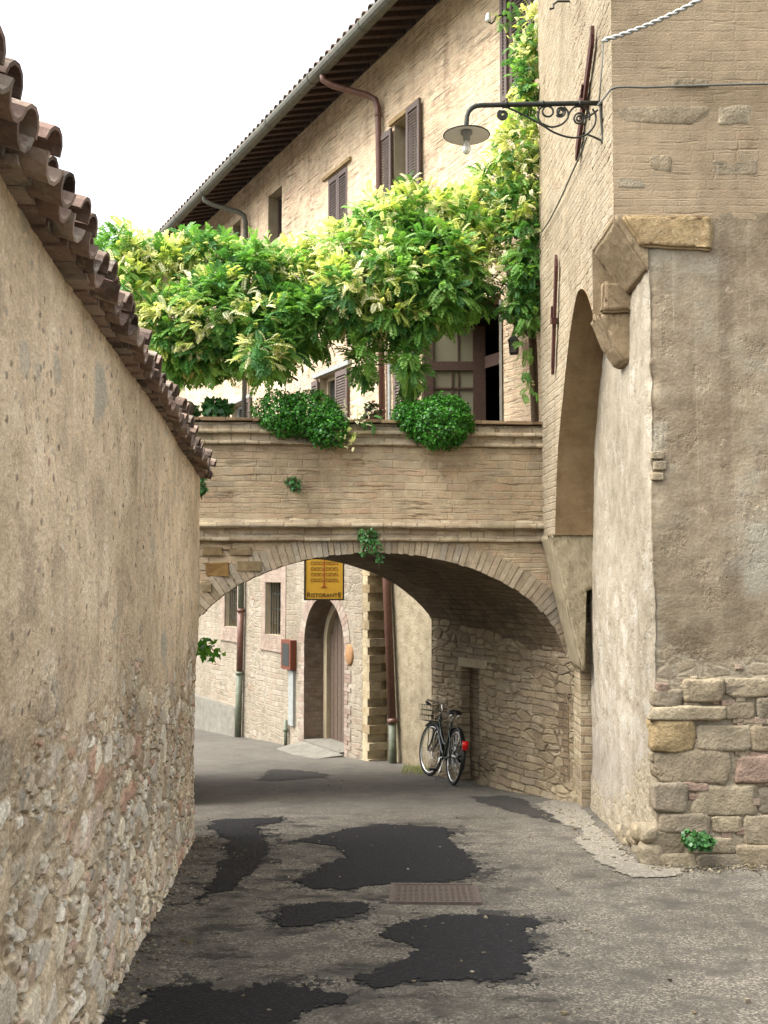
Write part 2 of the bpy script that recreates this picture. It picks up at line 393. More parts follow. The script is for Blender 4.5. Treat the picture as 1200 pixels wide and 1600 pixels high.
def make_corner_plaster():
    # u is arc length round the corner: u<uc is the pale limewashed side, u>uc the brown front
    n = NT('corner_plaster'); uv = n.uv; x = n.sep(uv)
    big = n.noise(uv, .8, 4.); mid = n.noise(uv, 5., 5., .62); fine = n.noise(uv, 38., 5., .65); grit = n.noise(uv, 110., 3.)
    pale = n.ramp(mid, [(.25, S('#8f826a')), (.5, S('#aa9c82')), (.75, S('#bbb098'))])
    sk = n.smooth(n.noise(n.scaled(uv, 7., .45), 1., 5., .65), .45, .75)
    pale = n.mix(n.math('MULTIPLY', sk, .6), pale, S('#9e9078'))
    flake = n.smooth(n.math('ADD', n.noise(n.scaled(uv, 3., 2.), 1., 6., .7), n.math('MULTIPLY', n.smooth(x[1], 2.2, -.4), .16)), .56, .62)
    pale = n.mix(n.math('MULTIPLY', flake, .7), pale, n.ramp(mid, [(.3, S('#8a7763')), (.45, S('#b5a68e')), (.55, S('#b9b0a0')), (.75, S('#cfc8ba'))]))
    grey = n.math('MULTIPLY', n.smooth(n.math('ADD', x[1], n.math('MULTIPLY', big, 1.2)), 1.4, .2), n.smooth(big, .35, .6))
    pale = n.mix(n.math('MULTIPLY', grey, .55), pale, S('#9b9080'))
    brown = n.ramp(mid, [(.22, S('#7c6a50')), (.5, S('#978363')), (.78, S('#ab9a7a'))])
    brown = n.mix(n.smooth(n.noise(n.scaled(uv, 1., 1., 1., (3, 1, 0)), 1.2, 5., .6), .48, .66), brown, S('#a19880'))
    brown = n.mix(n.math('MULTIPLY', n.smooth(n.noise(n.scaled(uv, 1.4, .9, 1., (9, 5, 0)), 1., 6., .65), .5, .68), .6), brown, S('#6d5636'))
    sk2 = n.smooth(n.noise(n.scaled(uv, 14., .35), 1., 4., .6), .58, .74)
    brown = n.mix(n.math('MULTIPLY', sk2, .4), brown, S('#c0b291'))
    rs = n.smooth(n.noise(n.scaled(uv, 3.2, .28, 1., (6, 2, 0)), 1., 5., .6), .5, .68)
    brown = n.mix(n.math('MULTIPLY', rs, .5), brown, S('#6a5840'))
    wear = n.smooth(n.noise(n.scaled(uv, 4., 5.), 1., 6., .7), .62, .68)
    brown = n.mix(n.math('MULTIPLY', wear, .5), brown, S('#c4a985'))
    uc = n.math('ADD', 3.02, n.math('MULTIPLY', n.math('SUBTRACT', n.noise(n.scaled(uv, .4, 5.), 1., 6., .7), .5), .1))
    side = n.smooth(n.math('SUBTRACT', x[0], uc), -.006, .006)
    sl = n.math('ADD', n.math('MULTIPLY', n.smooth(x[0], 2.96, 3.06), .75), n.math('MULTIPLY', n.smooth(x[0], 1.0, 3.0), .75))
    foot = n.smooth(n.math('SUBTRACT', n.math('ADD', x[1], n.math('MULTIPLY', n.math('SUBTRACT', n.noise(uv, 3., 5., .65), .5), .9)), n.math('SUBTRACT', sl, .55)), .05, -.05)
    fr, fe, fq = rubble(n, uv, 6., 10., .18, .06)
    fc = n.mix(n.math('MULTIPLY', fe, .6), n.ramp(fine, [(.3, S('#9c8d72')), (.7, S('#bcac8c'))]), n.ramp(fr, [(0, S('#86765c')), (.5, S('#a7926c')), (.8, S('#94836a')), (1, S('#b6a686'))]))
    c = n.mix(side, pale, brown); c = n.mix(foot, c, fc)
    c = n.mix(1., c, n.ramp(fine, [(.25, .8), (.75, 1.12)]), 'MULTIPLY'); c = n.mix(1., c, n.ramp(grit, [(.25, .9), (.75, 1.08)]), 'MULTIPLY')
    h = n.math('ADD', n.math('MULTIPLY', mid, .8), n.math('ADD', n.math('MULTIPLY', fine, .28), n.math('MULTIPLY', flake, -.22)))
    h = n.lerp(foot, h, n.math('ADD', n.math('MULTIPLY', fe, .22), n.math('MULTIPLY', fine, .5)))
    return n.finish(c, .95, h, .024, True, spec=.1)

def make_asphalt():
    n = NT('worn_asphalt'); uv = n.uv; x = n.sep(uv)
    big = n.noise(uv, .55, 4.); mid = n.noise(uv, 3.5, 5., .62)
    sp = n.voro(uv, 95.); sr = n.sep(sp.outputs['Color'])
    base = n.ramp(mid, [(.3, S('#5a554c')), (.7, S('#746e64'))])
    st = n.ramp(sr[0], [(0, S('#4a463f')), (.4, S('#6f685d')), (.75, S('#8f8677')), (1., S('#c2b8a5'))])
    c = n.mix(n.math('MULTIPLY', n.smooth(mid, .3, .6), .75), base, st)
    # smoother, browner asphalt further down and to the right; sooty stains about the patched strip
    c = n.mix(n.math('MULTIPLY', n.smooth(n.math('ADD', x[1], n.math('MULTIPLY', big, 2.)), 10.5, 13.), .6), c, S('#6f6b63'))
    st2 = n.smooth(n.noise(n.scaled(uv, 1.6, 2.6, 1., (2, 5, 0)), 1., 7., .72), .5, .62)
    strip = n.math('MULTIPLY', n.smooth(x[0], -2., -1.3), n.smooth(x[0], 1.35, .6))
    strip = n.math('MULTIPLY', strip, n.smooth(x[1], 11.5, 10.))
    c = n.mix(n.math('MULTIPLY', n.math('MULTIPLY', st2, strip), .8), c, S('#2f2d29'))
    c = n.mix(n.math('MULTIPLY', n.smooth(n.noise(n.scaled(uv, 1., 1., 1., (8, 2, 0)), .9, 6., .68), .52, .68), .45), c, S('#57514a'))
    gh = n.math('ADD', n.math('MULTIPLY', n.math('SUBTRACT', 1., sp.outputs['Distance']), .5), mid)
    return n.finish(c, .88, gh, .006, spec=.25)

def make_patch_mat(name, a, b, rough=.85):
    n = NT(name); uv = n.uv
    sp = n.voro(uv, 85.); sr = n.sep(sp.outputs['Color']); mid = n.noise(uv, 3., 5., .62)
    c = n.ramp(sr[0], [(0, S(a)), (.8, S(b)), (1., S('#4a4a4c') if a < '#40' else S('#c5bda9'))])
    c = n.mix(n.math('MULTIPLY', n.smooth(mid, .45, .7), .35), c, S(b))
    return n.finish(c, rough, n.math('SUBTRACT', 1., sp.outputs['Distance']), .006, spec=.3)

M = {}
M['left'] = make_left_wall_mat()
M['bridge'] = mat_masonry('bridge_brick', ['#9b8768', '#b79d76', '#ad9c80', '#bf9c74', '#a98a68', '#c4ab86', '#998b74', '#b98d68', '#b3a07e'], '#ab9878', .06, .33, .008, .035, .02, True, wash=('#b5a383', '#a39070'), wash_amt=.45, dirt='#75624a', dirt_amt=.5, contrast=.9, crev=1., joint=.05, midlevel=1.3)
M['bridge_stone'] = mat_masonry('bridge_ledge', ['#94835f', '#b9a37c', '#a5957a', '#a0835f', '#c0ad8a'], '#8f7f62', .07, .29, .008, .02, .014, dirt='#6f5c3e', dirt_amt=.6, contrast=.8)
M['vouss'] = None
M['vault'] = mat_masonry('vault_brick', ['#6e5a41', '#7d684a', '#695642', '#8a7452'], '#5e4f3b', .065, .28, .009, .05, .02, dirt='#3d3226', dirt_amt=.65)  # darker than the bridge brick; the vault's shade is partly put into this colour
M['abut'] = mat_masonry('abutment_stone', ['#8d7b5c', '#a89570', '#9a8362', '#8f806a', '#b3a27d', '#7f6c50'], '#77664b', .085, .3, .012, .08, .035, True, dirt='#5f4f3a', dirt_amt=.5, irregular=True, contrast=.7)
M['facade'] = mat_masonry('facade_washed_brick', ['#b98f6c', '#d3b48e', '#bd8c68', '#dcc3a0', '#c9a57e', '#c08f70', '#cfb795'], '#cbb390', .062, .28, .01, .03, .04, wash=('#dbc6a0', '#ccb28a'), wash_amt=.5, streak=.5, dirt='#8f785f', dirt_amt=.7, contrast=1., crev=1.5)
M['facade_low'] = None
M['upper_front'] = mat_masonry('tower_front_brick', ['#9c8360', '#bb9d72', '#a98f6b', '#b58c66', '#c2a67e', '#b58f68', '#a99a7c'], '#a78e69', .06, .36, .008, .03, .02, True, wash=('#b8a07a', '#a68c68'), wash_amt=.85, dirt='#8a7452', dirt_amt=.5, midlevel=1.35, contrast=.75, crev=1.5, joint=.0)
M['upper_side'] = mat_masonry('tower_side_brick', ['#cbb08a', '#d8c3a0', '#c4a57d', '#e0cfb0', '#cfb796'], '#c9b793', .062, .27, .009, .025, .03, True, wash=('#dccdae', '#cbb792'), wash_amt=.5, dirt='#a28c6b', dirt_amt=.5, midlevel=1.35, contrast=.8)
M['plaster'] = None
M['corner'] = make_corner_plaster()
M['asphalt'] = make_asphalt()
M['bitumen'] = make_patch_mat('fresh_bitumen', '#1e1e21', '#2a2a2d')
M['bitumen_old'] = make_patch_mat('old_bitumen', '#3d3a36', '#4d4942')
M['tar_stain'] = make_patch_mat('thin_tar_film', '#36342f', '#4c4943')
M['cement'] = make_patch_mat('cement_apron', '#7f796c', '#8f887a')

def make_plaster(name, a, b, c3, bump=.015):
    n = NT(name); uv = n.uv; mid = n.noise(uv, 5., 5., .62); fine = n.noise(uv, 45., 4., .65)
    c = n.ramp(mid, [(.25, S(a)), (.5, S(b)), (.75, S(c3))]); c = n.mix(1., c, n.ramp(fine, [(.25, .82), (.75, 1.12)]), 'MULTIPLY')
    sk = n.smooth(n.noise(n.scaled(uv, 6., .5), 1., 4., .6), .5, .75); c = n.mix(n.math('MULTIPLY', sk, .35), c, n.mix(1., c, (.6, .57, .52, 1), 'MULTIPLY'))
    return n.finish(c, .94, n.math('ADD', mid, n.math('MULTIPLY', fine, .35)), bump, spec=.1)
M['reveal'] = make_plaster('brown_reveal_plaster', '#7d664a', '#92795a', '#9c8664')
M['tanplaster'] = make_plaster('tan_worn_plaster', '#86735a', '#9c886c', '#b09c7e', .02)
M['pier'] = make_plaster('grey_pier_plaster', '#8f836b', '#a3967b', '#b3a78c')
M['lowplaster'] = make_plaster('grey_beige_plaster', '#8a7d66', '#a89a80', '#b9ac92', .03)
M['pale'] = make_plaster('pale_plaster', '#c7b08a', '#d3bf9a', '#dccaa9')
M['stone'] = make_plaster('tan_stone', '#9c8360', '#ae946c', '#bda680', .03)
M['corbel'] = make_plaster('orange_brown_stone', '#9c8562', '#b39a74', '#c6b491', .03)
M['greystone'] = make_plaster('grey_stone', '#8f8b80', '#a09b8e', '#b1ac9e')
M['jamb'] = mat_masonry('jamb_brick', ['#b58f72', '#c2a083', '#a98368', '#c9b092', '#b39a7e'], '#b09a7e', .062, .25, .008, .02, .014, dirt='#8f7860', dirt_amt=.4, contrast=.9)
M['pinkbrick'] = mat_masonry('pink_brick', ['#c99b77', '#d4ae8b', '#bf8a67', '#d9bd9c'], '#cdb698', .062, .25, .006, .02, .01, dirt='#b39878', dirt_amt=.3)

def make_facade_low():
    n = NT('pale_rubble_wall'); uv = n.uv
    r1, e1, q1 = rubble(n, uv, 5.5, 10.5, .2, .1); mid = n.noise(uv, 6., 5., .6); fine = n.noise(uv, 40., 4., .6)
    c = n.ramp(r1, [(0, S('#b8a88e')), (.2, S('#cdbda0')), (.4, S('#b5a690')), (.55, S('#d9ccb3')), (.7, S('#a8957a')), (.8, S('#cf9f7f')), (.9, S('#e3dac8')), (1., S('#9d8f7b'))])
    c = n.mix(n.math('MULTIPLY', n.math('SUBTRACT', 1., e1), .8), c, S('#d5c6aa'))
    w = n.smooth(n.noise(uv, 1.1, 6., .68), .4, .6); c = n.mix(n.math('MULTIPLY', w, .75), c, n.ramp(fine, [(.3, S('#d8cbb2')), (.7, S('#e9e0cd'))]))
    c = n.mix(1., c, n.ramp(mid, [(.25, .82), (.75, 1.12)]), 'MULTIPLY')
    h = n.math('ADD', n.math('MULTIPLY', e1, .7), n.math('ADD', n.math('MULTIPLY', mid, .6), n.math('MULTIPLY', fine, .35)))
    return n.finish(c, .93, h, .013, spec=.1)
M['facade_low'] = mat_masonry('pale_rubble_wall', ['#a99a84', '#d2c4a8', '#b7a78f', '#dccfb8', '#c79d80', '#c3b49a', '#e2d8c6'], '#cfc0a6', .1, .3, .014, .09, .03, wash=('#ddd0b8', '#cbbca2'), wash_amt=.6, dirt='#a39278', dirt_amt=.4, irregular=True, contrast=.9, joint=.1)

def make_tinted(name, cols, rough=.9, bump=.01, sc=1., spec=.15):
    n = NT(name); ob = n.node('ShaderNodeTexCoord').outputs['Object']
    t = n.sep(n.attr())[0]; k = len(cols)
    c = n.ramp(t, [(i / max(1, k - 1), S(h)) for i, h in enumerate(cols)])
    mid = n.noise(ob, 9. * sc, 5., .62); fine = n.noise(ob, 60. * sc, 4., .65)
    c = n.mix(1., c, n.ramp(mid, [(.25, .68), (.75, 1.2)]), 'MULTIPLY'); c = n.mix(1., c, n.ramp(fine, [(.25, .78), (.75, 1.15)]), 'MULTIPLY')
    return n.finish(c, rough, n.math('ADD', mid, n.math('MULTIPLY', fine, .4)), bump, spec=spec)
M['vouss'] = make_tinted('voussoir_brick', ['#a08b69', '#b39d78', '#a8926f', '#bda986', '#a59881', '#b09570'], bump=.012)
M['block'] = make_tinted('base_stone', ['#84755d', '#a08d6c', '#91836c', '#ab9a78', '#a39376', '#a58a58', '#9c7f6a', '#b3a588'], bump=.035, sc=.7)
M['tooth'] = make_tinted('toothing_stone', ['#a08d6d', '#b7a584', '#c3b393', '#957f5c'], bump=.015)
def make_tile():
    n = NT('old_roof_tile'); ob = n.node('ShaderNodeTexCoord').outputs['Object']; t = n.sep(n.attr())[0]
    c = n.ramp(t, [(0, S('#4f3c2e')), (.3, S('#7a5842')), (.5, S('#91694c')), (.7, S('#665544')), (.85, S('#a08468')), (1., S('#84583f'))])
    mid = n.noise(ob, 7., 5., .65); fine = n.noise(ob, 45., 4., .65)
    li = n.smooth(n.noise(ob, 11., 6., .7), .52, .64); c = n.mix(n.math('MULTIPLY', li, .6), c, S('#9a9079'))
    dk = n.smooth(n.noise(ob, 4., 5., .65), .52, .68); c = n.mix(n.math('MULTIPLY', dk, .7), c, S('#332b22'))
    c = n.mix(1., c, n.ramp(fine, [(.25, .75), (.75, 1.15)]), 'MULTIPLY')
    return n.finish(c, .92, n.math('ADD', mid, n.math('MULTIPLY', fine, .4)), .008, spec=.15)
M['tile'] = make_tile()
M['wood_dark'] = mat_plain('dark_brown_wood', '#2e1f16', '#463022', 25., .7)
M['rafter'] = mat_plain('eave_timber', '#291c15', '#443127', 18., .8, tint=True)
M['shutter'] = mat_plain('grey_brown_shutter_paint', '#4d4039', '#5f5148', 30., .6)
M['gutter'] = mat_plain('weathered_gutter', '#47473d', '#5d5c51', 12., .8, .0)
M['pipe'] = mat_plain('brown_downpipe_paint', '#573c30', '#684a3e', 14., .45, .1)
M['pipe_green'] = mat_plain('green_grey_pipe', '#4e5546', '#666a58', 14., .55)
M['pipe_grey'] = mat_plain('grey_pipe', '#7e8280', '#94968f', 14., .5)
M['iron'] = mat_plain('black_iron', '#23251f', '#34362f', 40., .55, .4)
M['rust'] = mat_plain('rusty_iron', '#341c15', '#4e2a1f', 35., .85, bump=.003)
M['enamel'] = mat_plain('lamp_enamel', '#e4e2d8', '#eceae2', 30., .35)
M['glass'] = NT('window_glass').finish(S('#2c2f2e'), .08, spec=.6)
M['glass_pale'] = NT('dusty_glass').finish(S('#6f6a58'), .2, spec=.6)
def make_bulb():
    n = NT('bulb_glass'); return n.finish(S('#e8e8e0'), .1, **{'Transmission Weight': .7})
M['bulb'] = make_bulb()
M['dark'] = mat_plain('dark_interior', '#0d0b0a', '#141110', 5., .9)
M['wood_red'] = mat_plain('red_brown_case', '#542a1b', '#6b3822', 22., .5)
M['gold'] = mat_plain('ochre_sign_face', '#b58a26', '#c0942c', 12., .55)
M['signdark'] = mat_plain('sign_frame', '#1b1512', '#241c17', 30., .6)
M['signred'] = mat_plain('sign_red_paint', '#8e3f1c', '#9a4a22', 30., .6)
M['signleaf'] = mat_plain('sign_leaf_paint', '#7c6a24', '#6e5a1d', 30., .6)
M['blackpaint'] = mat_plain('black_bicycle_paint', '#101211', '#1b1e1c', 40., .3)
M['greenpaint'] = mat_plain('dark_bicycle_enamel', '#1c2622', '#27332d', 40., .25)
M['rubber'] = mat_plain('tyre_rubber', '#1a1a19', '#262625', 60., .85)
M['chrome'] = mat_plain('bicycle_chrome', '#c9c9c4', '#dadad4', 40., .22, .9)
M['red'] = mat_plain('red_reflector', '#c01010', '#d81818', 40., .25)
M['saddle'] = mat_plain('black_saddle', '#141313', '#201e1d', 40., .5)
M['cast'] = mat_plain('cast_iron_cover', '#4f463e', '#655a52', 40., .7, .3, bump=.004)
M['cable'] = mat_plain('grey_cable', '#8f918c', '#a7a9a3', 60., .5, .3)
M['cable_dark'] = mat_plain('dark_cable', '#56554c', '#696860', 60., .7)
M['porcelain'] = mat_plain('porcelain', '#cfd3cd', '#dee1db', 30., .25)
M['terracotta'] = mat_plain('terracotta_plaque', '#86633f', '#94704a', 20., .8)
M['bark'] = mat_plain('vine_bark', '#5b4b39', '#746250', 25., .9, bump=.01)
M['leaf'] = mat_leaf('vine_leaf', .5, .4)
M['box_leaf'] = mat_leaf('small_glossy_leaf', .35, .2)

# ------------------------------------------------------------------ ground
xs = np.unique(np.concatenate([np.linspace(-80, -5, 16), np.arange(-5, 6.01, .12), np.linspace(6, 80, 16)]))
ys = np.unique(np.concatenate([np.linspace(-60, -2, 14), np.arange(-2, 28.01, .12), np.linspace(28, 120, 20)]))
X, Y = np.meshgrid(xs, ys, indexing='ij')
P = np.stack([X, Y, gz(X, Y)], -1)
struct(sheet('road', P, np.stack([X, Y], -1), M['asphalt']), 'worn grey asphalt lane falling away under the arch')

def patch(name, pix, mat, jit=.03, seed=0, lift=.004, label=None, cell=.009):
    # ragged skin on the asphalt: cells of a fine grid kept where (distance to the traced outline + noise) is positive
    R = np.array([[p.x, p.y] for p in (on_ground(*q) for q in pix)]); B = np.roll(R, -1, 0)
    gx = np.arange(R[:, 0].min() - .15, R[:, 0].max() + .15, cell); gy = np.arange(R[:, 1].min() - .25, R[:, 1].max() + .25, cell * 1.6)
    X, Y = np.meshgrid(gx, gy, indexing='ij')
    inside = np.zeros(X.shape, bool); dist = np.full(X.shape, 9.)
    for a, b in zip(R, B):
        c = ((a[1] > Y) != (b[1] > Y)) & (X < (b[0] - a[0]) * (Y - a[1]) / (b[1] - a[1] + 1e-12) + a[0]); inside ^= c
        d = b - a; t = np.clip(((X - a[0]) * d[0] + (Y - a[1]) * d[1]) / (d @ d + 1e-12), 0, 1)
        dist = np.minimum(dist, np.hypot(X - a[0] - t * d[0], Y - a[1] - t * d[1]))
    sd = np.where(inside, dist, -dist) + jit * (1.6 * fbm(X * 3, Y * 5, seed, 4) + 1.9 * fbm(X * 11, Y * 9, seed + 5, 4) + 1.1 * vnoise(X * 60, Y * 45, seed + 8))
    k = sd > 0; keep = (k[:-1, :-1] & k[1:, :-1]) & (k[1:, 1:] & k[:-1, 1:])
    P = np.stack([X, Y, gz(X, Y) + lift], -1).reshape(-1, 3)
    idx = np.arange(X.size).reshape(X.shape)
    q = np.stack([idx[:-1, :-1], idx[1:, :-1], idx[1:, 1:], idx[:-1, 1:]], -1)[keep]
    u, inv = np.unique(q, return_inverse=True)
    return struct(mesh_obj(name, P[u], inv.reshape(-1, 4), mat, uv=P[u][:, :2]), label)
def Z1(l): return [(150 + x * .875, 1230 + y * .875) for x, y in l]
_patch = patch
def patch(name, pix, mat, jit=.03, seed=0, lift=.004, label=None, cell=.009):
    if mat is M['bitumen']: _patch('asphalt_stain', pix, M['tar_stain'], .15, seed + 40, .002, 'thin worn tar film round the ' + label.split(' ', 1)[1][:60])
    return _patch(name, pix, mat, jit, seed, lift + (.0025 if mat is M['bitumen'] else 0), label, cell)
patch('asphalt_patch', Z1([(355,97),(420,82),(510,66),(560,68),(640,75),(634,95),(662,120),(687,145),(662,165),(600,168),(520,174),(440,181),(380,181),(350,165),(400,142),(440,125),(430,108),(380,99)]), M['bitumen'], seed=1, label='large black bitumen patch in front of the iron cover')
patch('asphalt_patch', Z1([(205,60),(260,56),(335,54),(330,65),(288,73),(303,100),(304,130),(278,155),(240,180),(185,198),(200,180),(215,140),(235,115),(225,90),(205,75)]), M['bitumen'], seed=2, label='narrow black bitumen patch along the left wall')
patch('asphalt_patch', Z1([(320,240),(335,215),(400,205),(480,208),(490,222),(450,238),(390,248),(330,250)]), M['bitumen'], seed=3, label='small black bitumen patch left of the iron cover')
patch('asphalt_patch', Z1([(515,262),(560,240),(640,228),(720,228),(800,243),(770,262),(792,282),(772,300),(775,325),(740,345),(660,345),(560,350),(500,358),(430,347),(490,330),(545,310),(575,290),(560,278),(510,270)]), M['bitumen'], seed=4, label='wide black bitumen patch nearer than the iron cover')
patch('asphalt_patch', Z1([(-10,440),(0,423),(60,400),(90,385),(80,370),(140,352),(200,350),(240,362),(330,345),(400,360),(465,368),(440,385),(390,400),(350,423),(300,450),(150,460)]), M['bitumen'], seed=5, label='nearest black bitumen patch at the foot of the left wall')
patch('asphalt_patch', [(398,1219),(421,1203),(453,1203),(490,1206),(520,1212),(494,1216),(436,1221)], M['bitumen_old'], .04, seed=6, label='distant grey bitumen patch beyond the arch')
patch('asphalt_patch', [(740,1245),(793,1243),(820,1248),(833,1262),(900,1277),(905,1283),(870,1287),(827,1277),(787,1264),(747,1251)], M['bitumen_old'], .03, seed=7, label='old brown bitumen patch beside the arch foot')
patch('cement_apron', [(912,1262),(935,1290),(975,1330),(1010,1352),(1070,1358),(1060,1372),(985,1374),(940,1352),(905,1325),(898,1310),(915,1300),(880,1290),(850,1268),(830,1256),(860,1250),(900,1252)], M['cement'], .022, seed=8, lift=.008, label='pale cement strip along the foot of the corner house')

# pebbles, crumbs and dry leaves along the walls: nobody could count them
mb = MB()
for i in range(1300):
    if i < 330: x, y = -.855 - .0879 * (yy := random.uniform(2.5, 9.5)) + abs(random.gauss(0, .12)) + .03, yy
    elif i < 560: x, y = 2.0 - abs(random.gauss(0, .15)), random.uniform(8.2, 11.5)
    elif i < 700: x, y = random.uniform(2, 3.4), 8.25 - abs(random.gauss(0, .2))
    elif i < 900: x, y = random.uniform(-1.4, 2.6), random.uniform(3.6, 14)
    else: x, y = random.uniform(2., 3.6), 8.22 - abs(random.gauss(0, .12))
    r = random.uniform(.003, .011) * (1.5 if random.random() < .1 else 1); z = float(gz(x, y)) + .004
    a = random.uniform(0, 6.3); mt = Matrix.Rotation(a, 3, 'Z')
    mb.box((x, y, z + r * .3), (r * 2, r * 1.4, r), mt, jit=r * .4)
o = mb.build('gravel_crumbs', make_tinted('crumb', ['#6f6455', '#a89a80', '#cdbfa4', '#8d7a50', '#b8b0a0']))
o['kind'] = 'stuff'; o['label'] = 'loose grit and crumbs lying along the wall feet'

# ------------------------------------------------------------------ boundary wall on the left
lw = thing('boundary_wall', 'long rubble and sandy plaster wall under a coping of barrel tiles', 'wall', (-1.2, 4, 0))
def wall_x(y): return -.855 - .0879 * y
path = [(wall_x(y), y) for y in np.arange(-2.5, 9.45, .014)]
cx, cy = wall_x(9.45) - .3, 9.45
for a in np.linspace(0, math.pi / 2, 30): path.append((cx + .3 * math.cos(a), cy + .3 * math.sin(a)))
for x in np.arange(cx - .03, cx - 2.5, -.03): path.append((x, cy + .3))
path = np.array(path); dl = np.r_[0, np.cumsum(np.hypot(*np.diff(path, axis=0).T))] - 2.5
def top_z(y): return 2.87 - .039 * y
nv = 250
v01 = np.linspace(0, 1, nv)
zb = gz(path[:, 0], path[:, 1]) - .12; zt = top_z(path[:, 1])
Zs = zb[:, None] + (zt - zb)[:, None] * v01[None]
tang = np.gradient(path, axis=0); tang /= np.linalg.norm(tang, axis=1)[:, None]
nrm = np.stack([tang[:, 1], -tang[:, 0]], 1)
bul = .035 * fbm(dl[:, None] * .7, Zs * .7, 31, 3) + .05 * np.clip((.4 - (Zs - zb[:, None])) / .5, 0, 1) * (.6 + .4 * fbm(dl[:, None] * 3, Zs * 3, 8, 2))
P = np.stack([path[:, 0][:, None] + nrm[:, 0][:, None] * bul, path[:, 1][:, None] + nrm[:, 1][:, None] * bul, Zs], -1)
UV = np.stack([np.repeat(dl[:, None], nv, 1), Zs], -1)
sheet('masonry', P, UV, M['left'], lw)
mb = MB()   # back and core
ysb = np.arange(-2.5, 9.7, .5)
for a, b in zip(ysb[:-1], ysb[1:]):
    w = .5
    A = [(wall_x(a) - w, a), (wall_x(a) - .06, a), (wall_x(b) - .06, b), (wall_x(b) - w, b)]
    zz = [top_z(a), top_z(a), top_z(b), top_z(b)]
    mb.hexa([(p[0], p[1], -1.2) for p in A], [(p[0], p[1], z) for p, z in zip(A, zz)])
mb.build('wall_core', M['pale'], lw)

def coppo(mb, tip, up, side, L=.46, r0=.088, r1=.07, th=.014, conv=1, tint=None, n=7):
    # half-round tile: tip end at `tip`, running along `up`; conv=1 arched, -1 trough
    up = Vector(up).normalized(); side = Vector(side).normalized(); nn = side.cross(up).normalized()
    if nn.z < 0: nn = -nn
    V = []; F = []
    for e, (d, r) in enumerate(((0, r0), (L, r1))):
        for rr in (r, r - th):
            for k in range(n):
                a = math.pi * k / (n - 1)
                V.append(Vector(tip) + up * d + side * (rr * math.cos(a)) + nn * (conv * rr * math.sin(a) * .85))
    for k in range(n - 1):
        F += [(k, k + 1, 2 * n + k + 1, 2 * n + k), (n + k + 1, n + k, 3 * n + k, 3 * n + k + 1), (k + 1, k, n + k, n + k + 1), (2 * n + k, 2 * n + k + 1, 3 * n + k + 1, 3 * n + k)]
    F += [(0, 2 * n, 3 * n, n), (n - 1, 2 * n - 1, 4 * n - 1, 3 * n - 1)]
    mb.add(V, F, tint)
mb = MB(); mflat = MB(); mr = MB()
outd = Vector((1, .0879, 0)).normalized(); alongd = Vector((-.0879, 1, 0)).normalized()
yv = 1.2
while yv < 9.62:
    sp = .172 + random.uniform(-.015, .015)
    base = Vector((wall_x(yv), yv, top_z(yv)))
    pit = math.tan(math.radians(15 + random.uniform(-2, 2)))
    upv = (-outd + Vector((0, 0, pit))).normalized()
    sd = (alongd + Vector((0, 0, random.uniform(-.05, .02))) + outd * random.uniform(-.06, .06)).normalized()
    oh = .15 + random.uniform(-.03, .03)
    coppo(mb, base + outd * oh + Vector((0, 0, .085 - oh * pit)), upv, sd, .5, .08, .066, conv=-1)
    up2 = (-outd + Vector((0, 0, pit * 1.0))).normalized()
    oh2 = .12 + random.uniform(-.035, .04)
    coppo(mb, base + alongd * sp * .5 + outd * oh2 + Vector((0, 0, .09 + random.uniform(-.01, .02))), up2, (sd + outd * random.uniform(-.05, .05)), .47, .076, .06, conv=1)
    # the other slope
    dn = (outd + Vector((0, 0, pit)))
    coppo(mb, base - outd * .62 + Vector((0, 0, .06)), dn, sd, .4, .09, .075, conv=-1)
    coppo(mb, base - outd * .58 + alongd * sp * .5 + Vector((0, 0, .1)), dn, sd, .4, .088, .07, conv=1)
    # flat course under the tiles
    mflat.box(base + outd * (-.1 + random.uniform(-.02, .015)) + Vector((0, 0, .008)), (.34, sp * .96, .028), Matrix.Rotation(.088, 3, 'Z'), jit=.004)
    yv += sp
yv = 1.2
while yv < 9.5:
    base = Vector((wall_x(yv), yv, top_z(yv) + .16)) - outd * .28
    coppo(mr, base, (alongd + Vector((0, 0, .03))), -outd, .42, .11, .09); yv += .36
mb.build('tile_coping', M['tile'], lw); mflat.build('drip_course', M['tile'], lw); mr.build('ridge_tiles', M['tile'], lw)

# ------------------------------------------------------------------ archway bridge
BX = lambda x: 11.68 + .09 * x                       # depth of its front face
br = thing('archway_bridge', 'brick bridge with a low arch and a parapet spanning the lane', 'bridge', (-.1, 11.7, -.9))
ACX, AA, AB, ASP = -.1, 2.15, 1.3, .56
def arch_z(x):
    q = np.clip(1 - ((x - ACX) / AA) ** 2, 0, None); return np.where(q > 0, ASP + AB * np.sqrt(q), -1.4)
xc = np.unique(np.concatenate([np.arange(-2.9, 2.1, .014), ACX + AA * np.cos(np.linspace(0, math.pi, 260)), [ACX - AA - .001, ACX + AA + .001]]))
nvb = 190
zb = np.maximum(arch_z(xc), -1.4); zt = np.full_like(xc, 3.08)
Zs = zb[:, None] + (zt - zb)[:, None] * np.linspace(0, 1, nvb)[None]
Xs = np.repeat(xc[:, None], nvb, 1)
bul = .02 * fbm(Xs * .8, Zs * .8, 77, 3)
sheet('front_wall', np.stack([Xs, BX(Xs) - bul, Zs], -1), np.stack([Xs, Zs], -1), M['bridge'], br)
